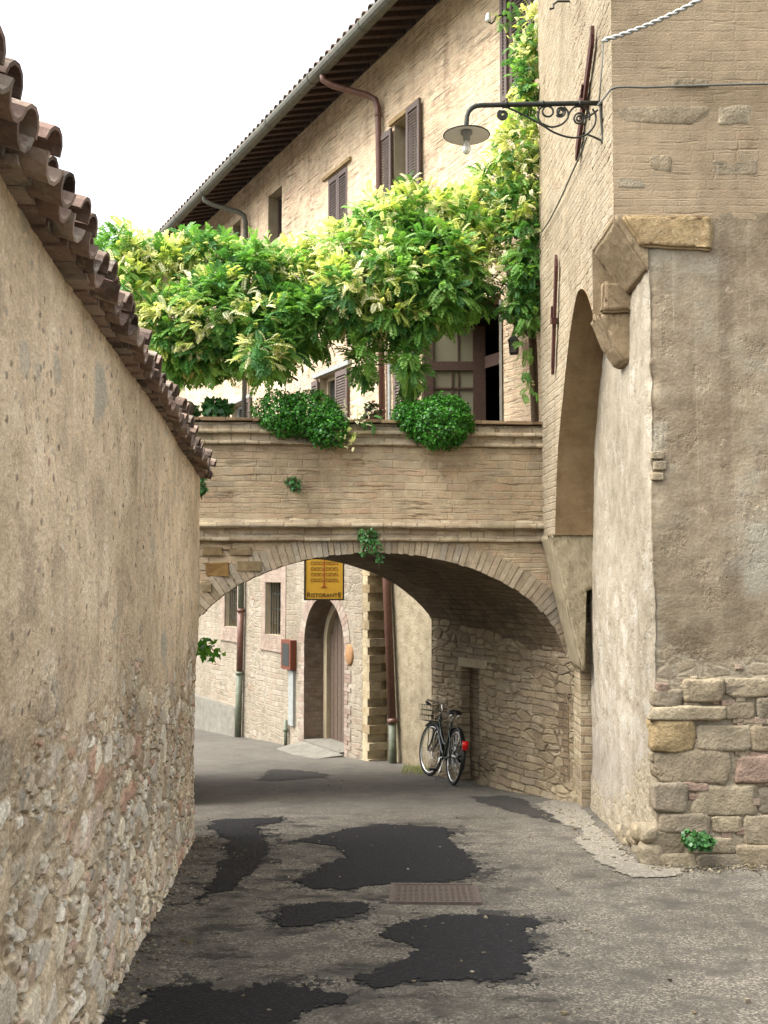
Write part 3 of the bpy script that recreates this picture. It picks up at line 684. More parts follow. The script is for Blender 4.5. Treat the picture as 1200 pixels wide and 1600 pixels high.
# voussoirs
mb = MB(); th = np.linspace(0, math.pi, 1500)
ex = ACX + AA * np.cos(th); ez = ASP + AB * np.sin(th)
al = np.r_[0, np.cumsum(np.hypot(np.diff(ex), np.diff(ez)))]
s0 = .05
while s0 < al[-1] - .08:
    w = random.uniform(.056, .078); pts = []
    for s_ in (s0 + .004, s0 + w - .004):
        t_ = np.interp(s_, al, th); nx_, nz_ = math.cos(t_) / AA, math.sin(t_) / AB; l_ = math.hypot(nx_, nz_)
        pts.append((ACX + AA * math.cos(t_), ASP + AB * math.sin(t_), nx_ / l_, nz_ / l_))
    dep = random.uniform(.215, .25); pr = random.uniform(.003, .013); lo = random.uniform(-.01, .006)
    (x1, z1, n1, m1), (x2, z2, n2, m2) = pts
    q = [(x1 + n1 * lo, z1 + m1 * lo), (x2 + n2 * lo, z2 + m2 * lo), (x2 + n2 * dep, z2 + m2 * dep), (x1 + n1 * dep, z1 + m1 * dep)]
    q = [(a + random.uniform(-.005, .005), b + random.uniform(-.005, .005)) for a, b in q]
    mb.prism([(a, BX(a) - pr, b) for a, b in q], (0, .14, 0))
    s0 += w
mb.build('arch_ring', M['vouss'], br)
# vault
tv = np.concatenate([[-.35, -.2], np.linspace(0, math.pi, 90), [math.pi + .2]])
dv = np.linspace(.0, 2.75, 40)
ang = np.clip(tv, 0, math.pi); vx = ACX + (AA) * np.cos(ang); vz = ASP + AB * np.sin(ang)
vz = np.where((tv < 0) | (tv > math.pi), -1.6, vz)
VX = vx[:, None] - .46 * dv[None]; VZ = np.repeat(vz[:, None], len(dv), 1) - .0 * dv[None]
VY = BX(vx)[:, None] + .012 + dv[None]
wob = .02 * fbm(VX * 1.5, VY * 1.5 + VZ, 4, 3)
sl = np.r_[0, np.cumsum(np.hypot(np.diff(vx), np.diff(vz)))]
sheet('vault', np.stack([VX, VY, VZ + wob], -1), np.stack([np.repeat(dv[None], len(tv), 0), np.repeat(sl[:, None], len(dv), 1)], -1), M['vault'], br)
# mass of the bridge behind the faces: back wall, terrace floor, parapet back
mb = MB()
xb = np.linspace(-2.9, 2.0, 60)
for a, b in zip(xb[:-1], xb[1:]):
    za, zb_ = max(float(arch_z(a)), .0), max(float(arch_z(b)), .0)
    if abs(a - ACX) > AA: za = -1.6
    if abs(b - ACX) > AA: zb_ = -1.6
    sh = -.46 * 2.7
    ya, yb = BX(a) + 2.7, BX(b) + 2.7
    mb.hexa([(a + sh, ya, za), (b + sh, yb, zb_), (b + sh, yb + .05, zb_), (a + sh, ya + .05, za)], [(a + sh, ya, 2.3), (b + sh, yb, 2.3), (b + sh, yb + .05, 2.3), (a + sh, ya + .05, 2.3)])
mb.build('back_wall', M['facade_low'], br)
mb = MB()
mb.hexa([(-3.0, BX(-3) + .1, 2.2), (2.0, BX(2) + .1, 2.2), (1.75, 13.1, 2.2), (-3.6, 14.9, 2.2)], [(-3.0, BX(-3) + .1, 2.34), (2.0, BX(2) + .1, 2.34), (1.75, 13.1, 2.34), (-3.6, 14.9, 2.34)])
mb.build('terrace_floor', M['terracotta'], br)
mb = MB()
mb.hexa([(-2.9, BX(-2.9) + .06, 2.34), (2.0, BX(2) + .06, 2.34), (2.0, BX(2) + .34, 2.34), (-2.9, BX(-2.9) + .34, 2.34)], [(-2.9, BX(-2.9) + .06, 3.29), (2.0, BX(2) + .06, 3.29), (2.0, BX(2) + .34, 3.29), (-2.9, BX(-2.9) + .34, 3.29)])
mb.build('parapet_core', M['pale'], br)
def ledge(name, prof, mat, seed, x0=-2.9, x1=2.0, jit=.009):
    x = np.arange(x0, x1, .025); pr = np.array(prof)
    Xg = np.repeat(x[:, None], len(pr), 1)
    og = pr[None, :, 0] + jit * fbm(Xg * 6, pr[None, :, 1] * 9 + seed, seed, 4) * (pr[None, :, 0] > 0)
    zg = pr[None, :, 1] + jit * .8 * fbm(Xg * 3, pr[None, :, 1] * 0 + seed, seed + 5, 4) + .012 * fbm(Xg * .4, Xg * 0, 3, 2)
    L_ = np.r_[0, np.cumsum(np.hypot(np.diff(pr[:, 0]), np.diff(pr[:, 1])))]
    sheet(name, np.stack([Xg, BX(Xg) - og, zg], -1), np.stack([Xg, np.repeat(L_[None], len(x), 0) + pr[0, 1]], -1), mat, br, smooth=False)
ledge('string_course', [(-.02, 1.985), (.055, 1.985), (.06, 1.99), (.06, 2.03), (.025, 2.038), (.015, 2.125), (.095, 2.128), (.1, 2.135), (.1, 2.17), (.09, 2.178), (.0, 2.225), (-.02, 2.24)], M['bridge_stone'], 3)
ledge('cornice', [(-.02, 3.045), (.045, 3.045), (.05, 3.05), (.05, 3.085), (.02, 3.09), (.015, 3.16), (.06, 3.162), (.065, 3.17), (.065, 3.205), (.03, 3.212), (.03, 3.285), (-.02, 3.29)], M['bridge_stone'], 9)
mb = MB(); x = -2.9
while x < 1.98:
    w = min(random.uniform(.26, .31), 2.0 - x)
    yc = BX(x + w / 2); mb.box((x + w / 2, yc + .13 + random.uniform(-.008, .008), 3.312 + random.uniform(-.004, .004) + .0), (w - .006, .42, .034), Matrix.Rotation(.09, 3, 'Z'), jit=.005); x += w
mb.build('parapet_tiles', make_tinted('cap_tile', ['#8f7358', '#a08565', '#86705a', '#ae946f']), br)
mb = MB()   # dressed stones set into the spandrel, left of the arch
for px, py, w, h, t in ((343, 890, .24, .15, .75), (392, 884, .24, .1, .3), (336, 862, .2, .08, .2), (378, 862, .24, .09, .6), (326, 918, .12, .1, .35)):
    p = at(px, py, 11.65); p.y = BX(p.x) - .003
    mb.box(p, (w, .04, h), None, t, jit=.012)
mb.build('spandrel_stones', make_tinted('spandrel_stone', ['#8d7b5c', '#8a7350', '#988a70', '#8d6c3d', '#a08a63']), br)

def boulder(mb, c, d, tint, seed, e=.27):
    nu, nv_ = 40, 26; V = []; F = []
    for i in range(nv_ + 1):
        ph = math.pi * i / nv_ - math.pi / 2
        for j in range(nu):
            th_ = 2 * math.pi * j / nu
            def sp(w, e): return math.copysign(abs(w) ** e, w)
            x = sp(math.cos(ph), e) * sp(math.cos(th_), e); y = sp(math.cos(ph), e) * sp(math.sin(th_), e); z = sp(math.sin(ph), e)
            V.append([x * d[0] / 2, y * d[1] / 2, z * d[2] / 2])
    V = np.array(V)
    sc = 1 + .2 * fbm(V[:, 0] * 7 + seed * 3.1, V[:, 2] * 8 + V[:, 1] * 5 + seed, seed, 4)
    sc = sc + .05 * fbm(V[:, 0] * 26 + seed, V[:, 2] * 26 + V[:, 1] * 9, seed + 4, 3)
    V = V * sc[:, None] + np.array(c)
    for i in range(nv_):
        for j in range(nu):
            F.append((i * nu + j, i * nu + (j + 1) % nu, (i + 1) * nu + (j + 1) % nu, (i + 1) * nu + j))
    mb.add(V, F, tint)
# ------------------------------------------------------------------ corner house on the right
ch = thing('corner_house', 'tall corner house, brick above pale and brown plaster, on boulder footings', 'house', (3, 9, -.6))
# lower walls, set back
pp = []
for y in np.arange(11.35, 8.32, -.014): pp.append((2.10 + .033 * (y - 8.3), y))
for x in np.arange(2.1, 3.9, .014): pp.append((x, 8.3))
for x in np.arange(3.9, 9, .3): pp.append((x, 8.3))
pp = np.array(pp); du = np.r_[0, np.cumsum(np.hypot(*np.diff(pp, axis=0).T))]
nvc = 300
zb = gz(pp[:, 0], pp[:, 1]) - .1; Zs = zb[:, None] + (4.5 - zb)[:, None] * np.linspace(0, 1, nvc)[None]
tg = np.gradient(pp, axis=0)
tg = np.stack([np.convolve(np.pad(tg[:, 0], 3, 'edge'), np.ones(7) / 7, 'valid'), np.convolve(np.pad(tg[:, 1], 3, 'edge'), np.ones(7) / 7, 'valid')], 1)
tg /= np.linalg.norm(tg, axis=1)[:, None]; nn = np.stack([tg[:, 1], -tg[:, 0]], 1)
uc = du[np.argmin(np.hypot(pp[:, 0] - 2.1, pp[:, 1] - 8.3))]
bul = .022 * fbm(du[:, None] * .9, Zs * .9, 61, 3)
edge = np.exp(-((du[:, None] - uc) / .07) ** 2)
bul = bul + edge * (.03 * fbm(du[:, None] * 2, Zs * 7, 14, 4) - .022)
low = np.clip((.55 - (Zs - zb[:, None])) / .55, 0, 1)
bul = bul + .07 * low * (.7 + .5 * fbm(du[:, None] * 5, Zs * 6, 99, 3)) * np.where(du[:, None] < uc, 1, .3)
P = np.stack([pp[:, 0][:, None] + nn[:, 0][:, None] * bul, pp[:, 1][:, None] + nn[:, 1][:, None] * bul, Zs], -1)
UC_SHIFT = 3.02 - uc
sheet('lower_wall', P, np.stack([np.repeat(du[:, None], nvc, 1) + UC_SHIFT, Zs], -1), M['corner'], ch)

def outx(y): return np.interp(y, [8.3, 9.1, 10.4, 11.1, 11.85, 12.0, 12.9, 14], [1.84, 1.825, 1.82, 1.80, 1.77, 1.79, 1.97, 2.3])
TOP = 9.6
# front of the upper storeys
xf = np.concatenate([np.arange(1.84, 3.9, .016), np.arange(3.9, 9, .3)])
zf = np.arange(4.45, TOP, .016)
Xg, Zg = np.meshgrid(xf, zf, indexing='ij')
bl = .015 * fbm(Xg * .9, Zg * .9, 23, 3)
sheet('upper_front_wall', np.stack([Xg, 8.3 - bl, Zg], -1), np.stack([Xg, Zg], -1), M['upper_front'], ch)
# side of the upper storeys, its lower edge stepping over the corbel and following the blind arch
def side_low(y):
    return np.interp(y, [9.1, 9.2, 9.35, 9.5, 9.65, 9.8, 9.95, 10.1, 10.25, 10.4, 10.6, 10.75, 10.9, 11.0, 11.1], [3.88, 3.98, 4.12, 4.21, 4.26, 4.27, 4.2, 4.08, 3.94, 3.76, 3.44, 3.2, 2.93, 2.6, 2.08])
yA = np.arange(9.1, 8.295, -.02); yA[-1] = 8.3
nz = 240
def side_sheet(yl, lowf, name):
    zl = lowf; Z = zl[:, None] + (TOP - zl)[:, None] * np.linspace(0, 1, nz)[None]; Yg = np.repeat(yl[:, None], nz, 1)
    b = .015 * fbm(Yg * .9, Z * .9, 41, 3)
    return np.stack([outx(Yg) - b, Yg, Z], -1), np.stack([-Yg, Z], -1)
Pa, Ua = side_sheet(yA, np.full(len(yA), 4.45), 'a')
yB = np.r_[np.arange(13.6, 11.12, -.03), 11.101, np.arange(11.1, 9.1, -.015), 9.1]
Pb, Ub = side_sheet(yB, np.where(yB > 11.1, 2.04, side_low(yB)), 'b')
kp = np.ones((len(yA) + len(yB) - 1, nz - 1), bool); kp[len(yB) - 1] = False
sheet('upper_side_wall', np.concatenate([Pb, Pa]), np.concatenate([Ub, Ua]), M['upper_side'], ch, kp)
# soffit and jamb of the blind arch
ysf = np.r_[np.arange(9.1, 11.1, .02), 11.1]; zs = side_low(ysf); 
ysf = np.r_[ysf, 11.1]; zs = np.r_[zs, 2.03]
k = np.linspace(0, 1, 8)
Pj = np.stack([outx(ysf)[:, None] + (2.22 - outx(ysf))[:, None] * k[None], np.repeat(ysf[:, None], 8, 1), np.repeat(zs[:, None], 8, 1)], -1)
sj = np.r_[0, np.cumsum(np.hypot(np.diff(ysf), np.diff(zs)))]
sheet('blind_arch_soffit', Pj, np.stack([np.repeat(k[None] * .4, len(ysf), 0), np.repeat(sj[:, None], 8, 1)], -1), M['reveal'], ch)
mb = MB()
mb.add([(1.825, 9.1, 3.88), (2.2, 9.1, 3.88), (2.2, 9.1, 4.46), (1.825, 9.1, 4.46)], [(0, 1, 2, 3)])
mb.build('springer_face', M['tanplaster'], ch)
# overhanging corner stone and console
def rough_block(name, ring0, vec, mat, sub=5, amp=.012, seed=0, parent=ch):
    import bmesh
    b = MB().prism(ring0, vec); bm = bmesh.new(); vs = [bm.verts.new(v) for v in b.V]
    for f in b.F: bm.faces.new([vs[i] for i in f])
    bmesh.ops.bevel(bm, geom=bm.edges[:], offset=.018, segments=2, affect='EDGES')
    bmesh.ops.triangulate(bm, faces=bm.faces[:])
    for _ in range(sub):
        es = [e for e in bm.edges if e.calc_length() > .05]
        if es: bmesh.ops.subdivide_edges(bm, edges=es, cuts=1); bmesh.ops.triangulate(bm, faces=[f for f in bm.faces if len(f.verts) > 3])
    bm.normal_update()
    co = np.array([v.co for v in bm.verts]); no = np.array([v.normal for v in bm.verts])
    d = amp * (fbm(co[:, 0] * 9 + co[:, 1] * 5, co[:, 2] * 9 + co[:, 1] * 3, seed, 4))
    co = co + no * d[:, None]
    F = [tuple(v.index for v in f.verts) for f in bm.faces]; bm.free()
    return mesh_obj(name, co, F, mat, parent, smooth=True)
rough_block('corbel_plaster', [(1.835, 8.3, 4.5), (2.13, 8.3, 4.5), (2.13, 8.3, 4.03), (2.1, 8.3, 4.03), (1.835, 8.3, 4.43)], (0, .82, 0), M['tanplaster'], seed=12, amp=.012)
rough_block('corner_corbel', [(1.9, 8.262, 4.475), (2.62, 8.262, 4.475), (2.62, 8.262, 4.19), (2.05, 8.262, 4.22)], (0, .12, 0), M['corbel'], seed=2, amp=.018)
rough_block('impost_block', [(1.9, 9.0, 4.15), (2.2, 9.0, 4.15), (2.2, 9.0, 3.88), (1.88, 9.0, 3.88)], (0, .42, 0), M['tanplaster'], seed=5)
rough_block('console', [(1.85, 9.04, 3.885), (2.2, 9.04, 3.885), (2.2, 9.04, 3.44), (2.07, 9.04, 3.45), (1.98, 9.04, 3.58)], (0, .36, 0), M['tanplaster'], seed=6, amp=.018)
# pier at the bridge end and the brick return below it
rough_block('pier', [(1.74, 11.12, 2.05), (2.26, 11.12, 2.05), (2.26, 11.12, 1.46), (2.11, 11.12, 1.46), (2.11, 11.12, .6), (2.06, 11.12, .62)], (0, .62, 0), M['pier'], seed=9, amp=.01)
mb = MB(); mb.box((2.2, 11.62, .0), (.2, .46, 2.2)); mb.box((2.27, 11.72, 1.3), (.2, .3, .5))
mb.build('brick_return', M['bridge_stone'], ch)
mb = MB()
for px, py, w, h, t in ((1037, 180, .74, .15, .1), (1032, 256, .17, .14, .12), (1150, 180, .3, .16, .5), (1145, 262, .4, .13, .2), (985, 285, .24, .1, .35), (1080, 130, .3, .07, .1)):
    p = at(px, py, 8.3); boulder(mb, (p.x, 8.342, p.z), (w, .1, h), t, int(px))
mb.build('inset_stones', M['block'], ch, smooth=True)
# iron wall anchors
def anchor(p0, p1, w, tilt):
    b = MB(); p0 = Vector(p0); p1 = Vector(p1); d = (p1 - p0); L = d.length; d.normalize()
    nx = Vector((-1, 0, 0)); sd = d.cross(nx).normalized()
    q = [p0 + sd * w, p0 + sd * -w * .2 + d * .05, p0 - sd * w + d * .12, p1 - sd * w, p1 + d * .0 + sd * 0, p1 + sd * w - d * .1]
    b.prism(q, nx * .03)
    c = p0.lerp(p1, .55); mt = Matrix((tuple(nx), tuple(sd), tuple(d))).transposed()
    b.box(c + nx * .02, (.06, w * 3, .07), mt); b.box(c + nx * .03 - d * .09 + sd * w * .6, (.04, .03, .12), mt)
    return b.build('wall_anchor', M['rust'], ch)
anchor((1.815, 8.8, 6.3), (1.815, 9.66, 5.5), .052, 0)
anchor((1.80, 10.74, 4.92), (1.79, 11.02, 3.72), .036, 0)

# big footing stones, traced one by one on the front
FOOT = [(1022,1078,1066,1103,.25),(1018,1104,1130,1124,.45),(1020,1126,1084,1172,.95*0+.715),(1086,1134,1170,1172,.55),(1172,1136,1215,1172,.15),(1026,1174,1140,1222,.2),(1150,1182,1215,1222,.857),
        (1020,1224,1074,1268,.3),(1068,1222,1106,1236,.86),(1076,1240,1104,1250,.85),(1084,1228,1180,1274,.5),(1184,1232,1220,1270,.3),(1032,1272,1110,1302,.25),(1112,1276,1160,1300,.45),(1162,1276,1210,1320,.56),
        (1018,1298,1072,1336,.35),(1076,1310,1150,1334,.5),(1090,1334,1166,1356,.28),(1152,1322,1215,1350,.6),(1135,1098,1180,1124,.2),(1184,1092,1220,1132,.3),(1030,1334,1088,1364,.4),(1070,1062,1130,1096,.6),(1135,1060,1200,1088,.5)]
mbF = MB()
for i, (x0, y0, x1, y1, t) in enumerate(FOOT):
    a = at(x0, y0, 8.28); b = at(x1, y1, 8.28)
    boulder(mbF, ((a.x + b.x) / 2, 8.352, (a.z + b.z) / 2), ((b.x - a.x) * 1.06, .15 + .06 * random.random(), (a.z - b.z) * 1.1), t, i)
for i in range(70):
    x = random.uniform(2.12, 3.1); z = random.uniform(-.6, .9); boulder(mbF, (x, 8.34, z), (random.uniform(.06, .16), .12, random.uniform(.04, .1)), random.choice([.2, .3, .5, .6, .86, .9]), 200 + i)
for i in range(26):    # smaller stones further along and round the side foot
    x = random.uniform(3.05, 4.6); z = random.uniform(-.65, .7); boulder(mbF, (x, 8.31, z), (random.uniform(.2, .42), .18, random.uniform(.12, .26)), random.choice([.2, .3, .5, .6, .9]), 50 + i)
mbG = MB()
for i in range(22):
    y = random.uniform(8.34, 9.5); z = float(gz(2.1, y)) + random.uniform(.0, .26) * (1 - (y - 8.3) / 1.6); boulder(mbG, (2.115 + .033 * (y - 8.3), y, z), (.2, random.uniform(.1, .26), random.uniform(.08, .16)), random.choice([.3, .4, .5, .6]), 90 + i, .55)
for px, py, w, h, t in ((1020, 1338, .2, .2, .35), (1016, 1304, .14, .14, .5)):
    p = at(px, py, 8.3); boulder(mbG, (p.x, 8.36, p.z), (w, .2, h), t, int(120 + w * 100), .6)
mbG.build('corner_boulders', M['block'], ch, smooth=True)
mbF.build('footing_stones', M['block'], ch, smooth=True)
mb = MB()
for px, py, w, h, t in ((1026, 712, .1, .06, .4), (1030, 728, .1, .07, .2), (1026, 745, .09, .06, .6)):
    p = at(px, py, 8.31); boulder(mb, p, (w, .08, h), t, 140)
mb.build('exposed_stones', M['block'], ch, smooth=True)
# closing mass so that no light leaks through
mb = MB(); mb.box((5.9, 11.3, 4.4), (7., 5.9, 11.5)); mb.box((2.42, 12.6, 5.), (.3, 1.4, 9.)); mb.box((2.3, 10.3, 7.2), (.6, 3.9, 4.6))
mb.build('house_core', M['pale'], ch)

# ------------------------------------------------------------------ long house with the restaurant
FL = math.hypot(.52, 1)
EV = Vector((-.52 / FL, 1 / FL, 0)); NV = Vector((-1 / FL, -.52 / FL, 0))
def FP(t, o, z, proud=False):                         # point on the facade: t along it, o out of it
    p = Vector((.12, 16.3, 0)) if not proud else Vector((-.23, 16.3, 0))
    p = p + EV * t + NV * o; p.z = z; return p
lh = thing('long_house', 'long ochre house with wide eaves, louvred shutters and a ground floor restaurant', 'house', (0, 16.3, -1.2))
def facade_sheet(name, t0, t1, z0, z1, holes, mat, proud, step=.2):
    ts = set(np.round(np.arange(t0, t1 + .001, step), 4)) | {t1}; zs = set(np.round(np.arange(z0, z1 + .001, step), 4)) | {z1}
    for a, b, c, d in holes:
        ts |= {a, b}; zs |= {c, d}
    ts = np.array(sorted(ts, reverse=True)); zs = np.array(sorted(zs))
    T, Zg = np.meshgrid(ts, zs, indexing='ij'); base = FP(0, 0, 0, proud)
    w = .02 * fbm(T * .5, Zg * .5, 12, 2) * 0
    P = np.stack([base.x + EV.x * T, base.y + EV.y * T, Zg], -1)
    tc = (ts[:-1] + ts[1:]) / 2; zc = (zs[:-1] + zs[1:]) / 2
    keep = np.ones((len(tc), len(zc)), bool)
    for a, b, c, d in holes: keep &= ~((tc[:, None] > a) & (tc[:, None] < b) & (zc[None] > c) & (zc[None] < d))
    return sheet(name, P, np.stack([-T, Zg], -1), mat, lh, keep, smooth=False)
HOLES = [(-.72, -.1, 7.3, 8.68), (1.62, 2.42, 7.4, 8.66), (4.62, 5.36, 8.3, 9.3), (7.0, 7.5, 8.6, 9.35), (-3.84, -3.3, 7.8, 9.7),
         (-3.05, -.95, 2.35, 5.3), (1.95, 2.75, 4.1, 5.14), (6.6, 7.5, 4.35, 5.3)]
facade_sheet('wall', -4.2, 24., 2.25, 9.99, HOLES, M['facade'], False)
facade_sheet('lower_wall', -4.2, .28, -2.6, 2.25, [], M['lowplaster'], False)
def frame_xf(proud=False):
    b = FP(0, 0, 0, proud); return lambda t, o, z: (b.x + EV.x * t + NV.x * o, b.y + EV.y * t + NV.y * o, z)
W0 = frame_xf(); W1 = frame_xf(True)
def fbox(mb, W, t0, t1, o0, o1, z0, z1, tint=None):
    a = [W(t1, o1, z0), W(t0, o1, z0), W(t0, o0, z0), W(t1, o0, z0)]; b = [W(t1, o1, z1), W(t0, o1, z1), W(t0, o0, z1), W(t1, o0, z1)]
    return mb.hexa(a, b, tint)
def reveal(mb, W, a, b, c, d, dep):
    q = [W(a, 0, c), W(b, 0, c), W(b, 0, d), W(a, 0, d)]; r = [W(a, -dep, c), W(b, -dep, c), W(b, -dep, d), W(a, -dep, d)]
    mb.add(q + r, [(0, 1, 5, 4), (1, 2, 6, 5), (2, 3, 7, 6), (3, 0, 4, 7)])
def pane_box(parent, name, W, a, b, c, d, dep, mat):
    m_ = MB(); m_.add([W(a, -dep, c), W(b, -dep, c), W(b, -dep, d), W(a, -dep, d)], [(3, 2, 1, 0)]); return m_.build(name, mat, parent)
def win_frame(parent, W, a, b, c, d, dep, mat, w=.05, mull=True):
    m_ = MB()
    for t0, t1, z0, z1 in ((a, a + w, c, d), (b - w, b, c, d), (a + w, b - w, c, c + w), (a + w, b - w, d - w, d)): fbox(m_, W, t0, t1, -dep + .003, -dep + .05, z0, z1)
    if mull:
        fbox(m_, W, (a + b) / 2 - .02, (a + b) / 2 + .02, -dep + .004, -dep + .045, c + w, d - w)
    return m_.build('frame', mat, parent)
def shutter_leaf(parent, W, t0, t1, o, z0, z1, th=.035, swing=0.):
    # louvred leaf; swing turns it out of the wall about its t1 edge (positive) or its t0 edge (negative)
    m_ = MB(); wf = .055
    def W2(t, oo, z):
        if swing == 0: return W(t, oo, z)
        hinge = t1 if swing > 0 else t0; r = t - hinge; a = abs(swing)
        dt = r * math.cos(a); do = abs(r) * math.sin(a)
        return W(hinge + dt - (oo - o) * math.sin(a) * (1 if r >= 0 else -1) * (1 if swing < 0 else 1), oo + do, z)
    for a, b, c, d in ((t0, t0 + wf, z0, z1), (t1 - wf, t1, z0, z1), (t0 + wf, t1 - wf, z0, z0 + .07), (t0 + wf, t1 - wf, z1 - .09, z1)): fbox(m_, W2, a, b, o, o + th, c, d)
    z = z0 + .08
    while z < z1 - .12:
        q = [W2(t0 + wf, o + th * .95, z), W2(t1 - wf, o + th * .95, z), W2(t1 - wf, o + .002, z + .045), W2(t0 + wf, o + .002, z + .045)]
        q2 = [Vector(p) + Vector((0, 0, .011)) for p in q]
        m_.add(q + q2, [(0, 1, 2, 3), (7, 6, 5, 4), (0, 4, 5, 1), (2, 6, 7, 3)]); z += .046
    return m_.build('shutter', M['shutter'], parent)
def part_empty(name, parent, loc):
    o = bpy.data.objects.new(name, None); COL.objects.link(o); o.parent = parent
    o.location = Vector(loc) - Vector(parent.location); o.empty_display_size = .1; return o
def window(h, W, dep=.22, framed=True, lab=None):
    a, b, c, d = h; m_ = MB(); reveal(m_, W, a, b, c, d, dep)
    w = m_.build('window', M['pale'], lh)
    if lab: w['label'] = lab
    return w
# -- open window beside the downpipe
w = window(HOLES[0], W0, .25, lab='open upper window between two swung back shutters')
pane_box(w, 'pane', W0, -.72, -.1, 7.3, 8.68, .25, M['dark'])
shutter_leaf(w, W0, -.1, .29, .04, 7.25, 8.62); shutter_leaf(w, W0, -1.02, -.62, .05, 7.25, 8.72, swing=.0)
m_ = MB(); fbox(m_, W0, -.95, .02, -.02, .05, 8.69, 8.77); m_.build('lintel', M['stone'], w)
m_ = MB(); fbox(m_, W0, -.12, -.28, -.22, -.18, 7.3, 8.68); m_.build('casement', M['greystone'], w)
# -- closed window
w = window(HOLES[1], W0, .12, lab='upper window with both shutters closed')
shutter_leaf(w, W0, 1.63, 2.015, -.03, 7.4, 8.64); shutter_leaf(w, W0, 2.025, 2.41, -.03, 7.4, 8.64)
m_ = MB(); fbox(m_, W0, 1.45, 2.6, -.02, .05, 8.67, 8.73); m_.build('lintel', M['stone'], w)
# -- small windows further along
w = window(HOLES[2], W0, .25, lab='small unshuttered upper window'); pane_box(w, 'pane', W0, *HOLES[2], .25, M['glass']); win_frame(w, W0, *HOLES[2], .25, M['shutter'], .06)
w = window(HOLES[3], W0, .2, lab='farthest small upper window'); pane_box(w, 'pane', W0, *HOLES[3], .2, M['glass']); win_frame(w, W0, *HOLES[3], .2, M['shutter'], .06)
m_ = MB(); fbox(m_, W0, 3.2, 4.5, .0, .06, 7.72, 7.79); m_.build('stone_sill', M['stone'], lh)
# -- topmost window by the corner, one leaf ajar
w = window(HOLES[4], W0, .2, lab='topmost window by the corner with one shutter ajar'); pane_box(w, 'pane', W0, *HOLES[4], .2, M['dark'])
shutter_leaf(w, W0, -3.84, -3.36, .02, 7.8, 9.7); shutter_leaf(w, W0, -3.35, -3.2, .06, 7.75, 9.25)
# -- terrace level
w = window(HOLES[6], W0, .18, lab='terrace window with grey lintel and half open shutter'); pane_box(w, 'pane', W0, *HOLES[6], .18, M['glass']); win_frame(w, W0, *HOLES[6], .18, M['pale'], .07)
shutter_leaf(w, W0, 1.5, 1.97, .03, 4.05, 5.1); shutter_leaf(w, W0, 2.73, 3.0, .03, 4.05, 5.1)
m_ = MB(); fbox(m_, W0, 1.45, 2.95, -.01, .07, 5.15, 5.23); m_.build('lintel', M['pipe_grey'], w)
w = window(HOLES[7], W0, .18, lab='far terrace window half hidden by leaves'); pane_box(w, 'pane', W0, *HOLES[7], .18, M['glass']); win_frame(w, W0, *HOLES[7], .18, M['pipe_grey'], .07)
shutter_leaf(w, W0, 6.2, 6.6, .03, 4.3, 5.3)
m_ = MB(); fbox(m_, W0, 6.2, 7.7, -.01, .07, 5.31, 5.38); m_.build('lintel', M['pipe_grey'], w)
s_ = shutter_leaf(lh, W0, -.84, -.22, .05, 2.5, 4.98); s_['label'] = 'louvred shutter folded back beside the terrace door'
# -- terrace doorway: dark room behind, glazed screen standing inside the opening
d_ = MB(); reveal(d_, W0, -3.05, -.95, 2.35, 5.3, .3); door = d_.build('terrace_door', M['pale'], lh); door['label'] = 'tall terrace doorway with dark glazed screen and open leaf'
A = W0(-.95, -.3, 0); B = W0(-3.05, -.3, 0)
m_ = MB(); back = [(A[0], A[1], 2.35), (B[0], B[1], 2.35), (B[0] + 1.3, B[1] + 2.4, 2.35), (A[0] + .9, A[1] + 2.0, 2.35)]
tp = [(p[0], p[1], 5.32) for p in back]
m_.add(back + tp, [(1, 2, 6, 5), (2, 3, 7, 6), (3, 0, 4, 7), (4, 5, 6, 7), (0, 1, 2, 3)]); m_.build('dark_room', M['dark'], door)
gy = 15.05; m_ = MB()
def sbar(x0, x1, z0, z1, y=gy, th=.05): m_.box(((x0 + x1) / 2, y, (z0 + z1) / 2), (x1 - x0, th, z1 - z0))
xl, xr = .62, 1.34
sbar(xl - .05, xl + .09, 2.35, 5.2); sbar(xr - .06, xr + .12, 2.35, 5.2); sbar(xl + .09, xr - .06, 4.55, 4.68); sbar(xl + .09, xr - .06, 2.35, 2.7)
sbar(xl + .09, xr - .06, 4.28, 4.305, gy, .03); sbar(.97, .99, 2.7, 4.55, gy, .03); sbar(1.06, 1.085, 2.7, 5.2, gy + .01, .03)
m_.build('screen_frame', M['wood_dark'], door)
m_ = MB(); m_.box(((xl + xr) / 2, gy + .015, 3.95), (xr - xl - .06, .008, 2.45)); m_.build('screen_pane', M['glass_pale'], door)
m_ = MB(); m_.prism([(xr + .1, gy, 4.58), (xr + .42, gy - .6, 4.58), (xr + .42, gy - .6, 4.75), (xr + .1, gy, 4.75)], (.05, .03, 0)); m_.build('door_head', M['wood_dark'], door)
m_ = MB(); fbox(m_, W0, -3.09, -3.03, -.25, .02, 2.35, 5.2); m_.build('door_jamb', M['greystone'], door)

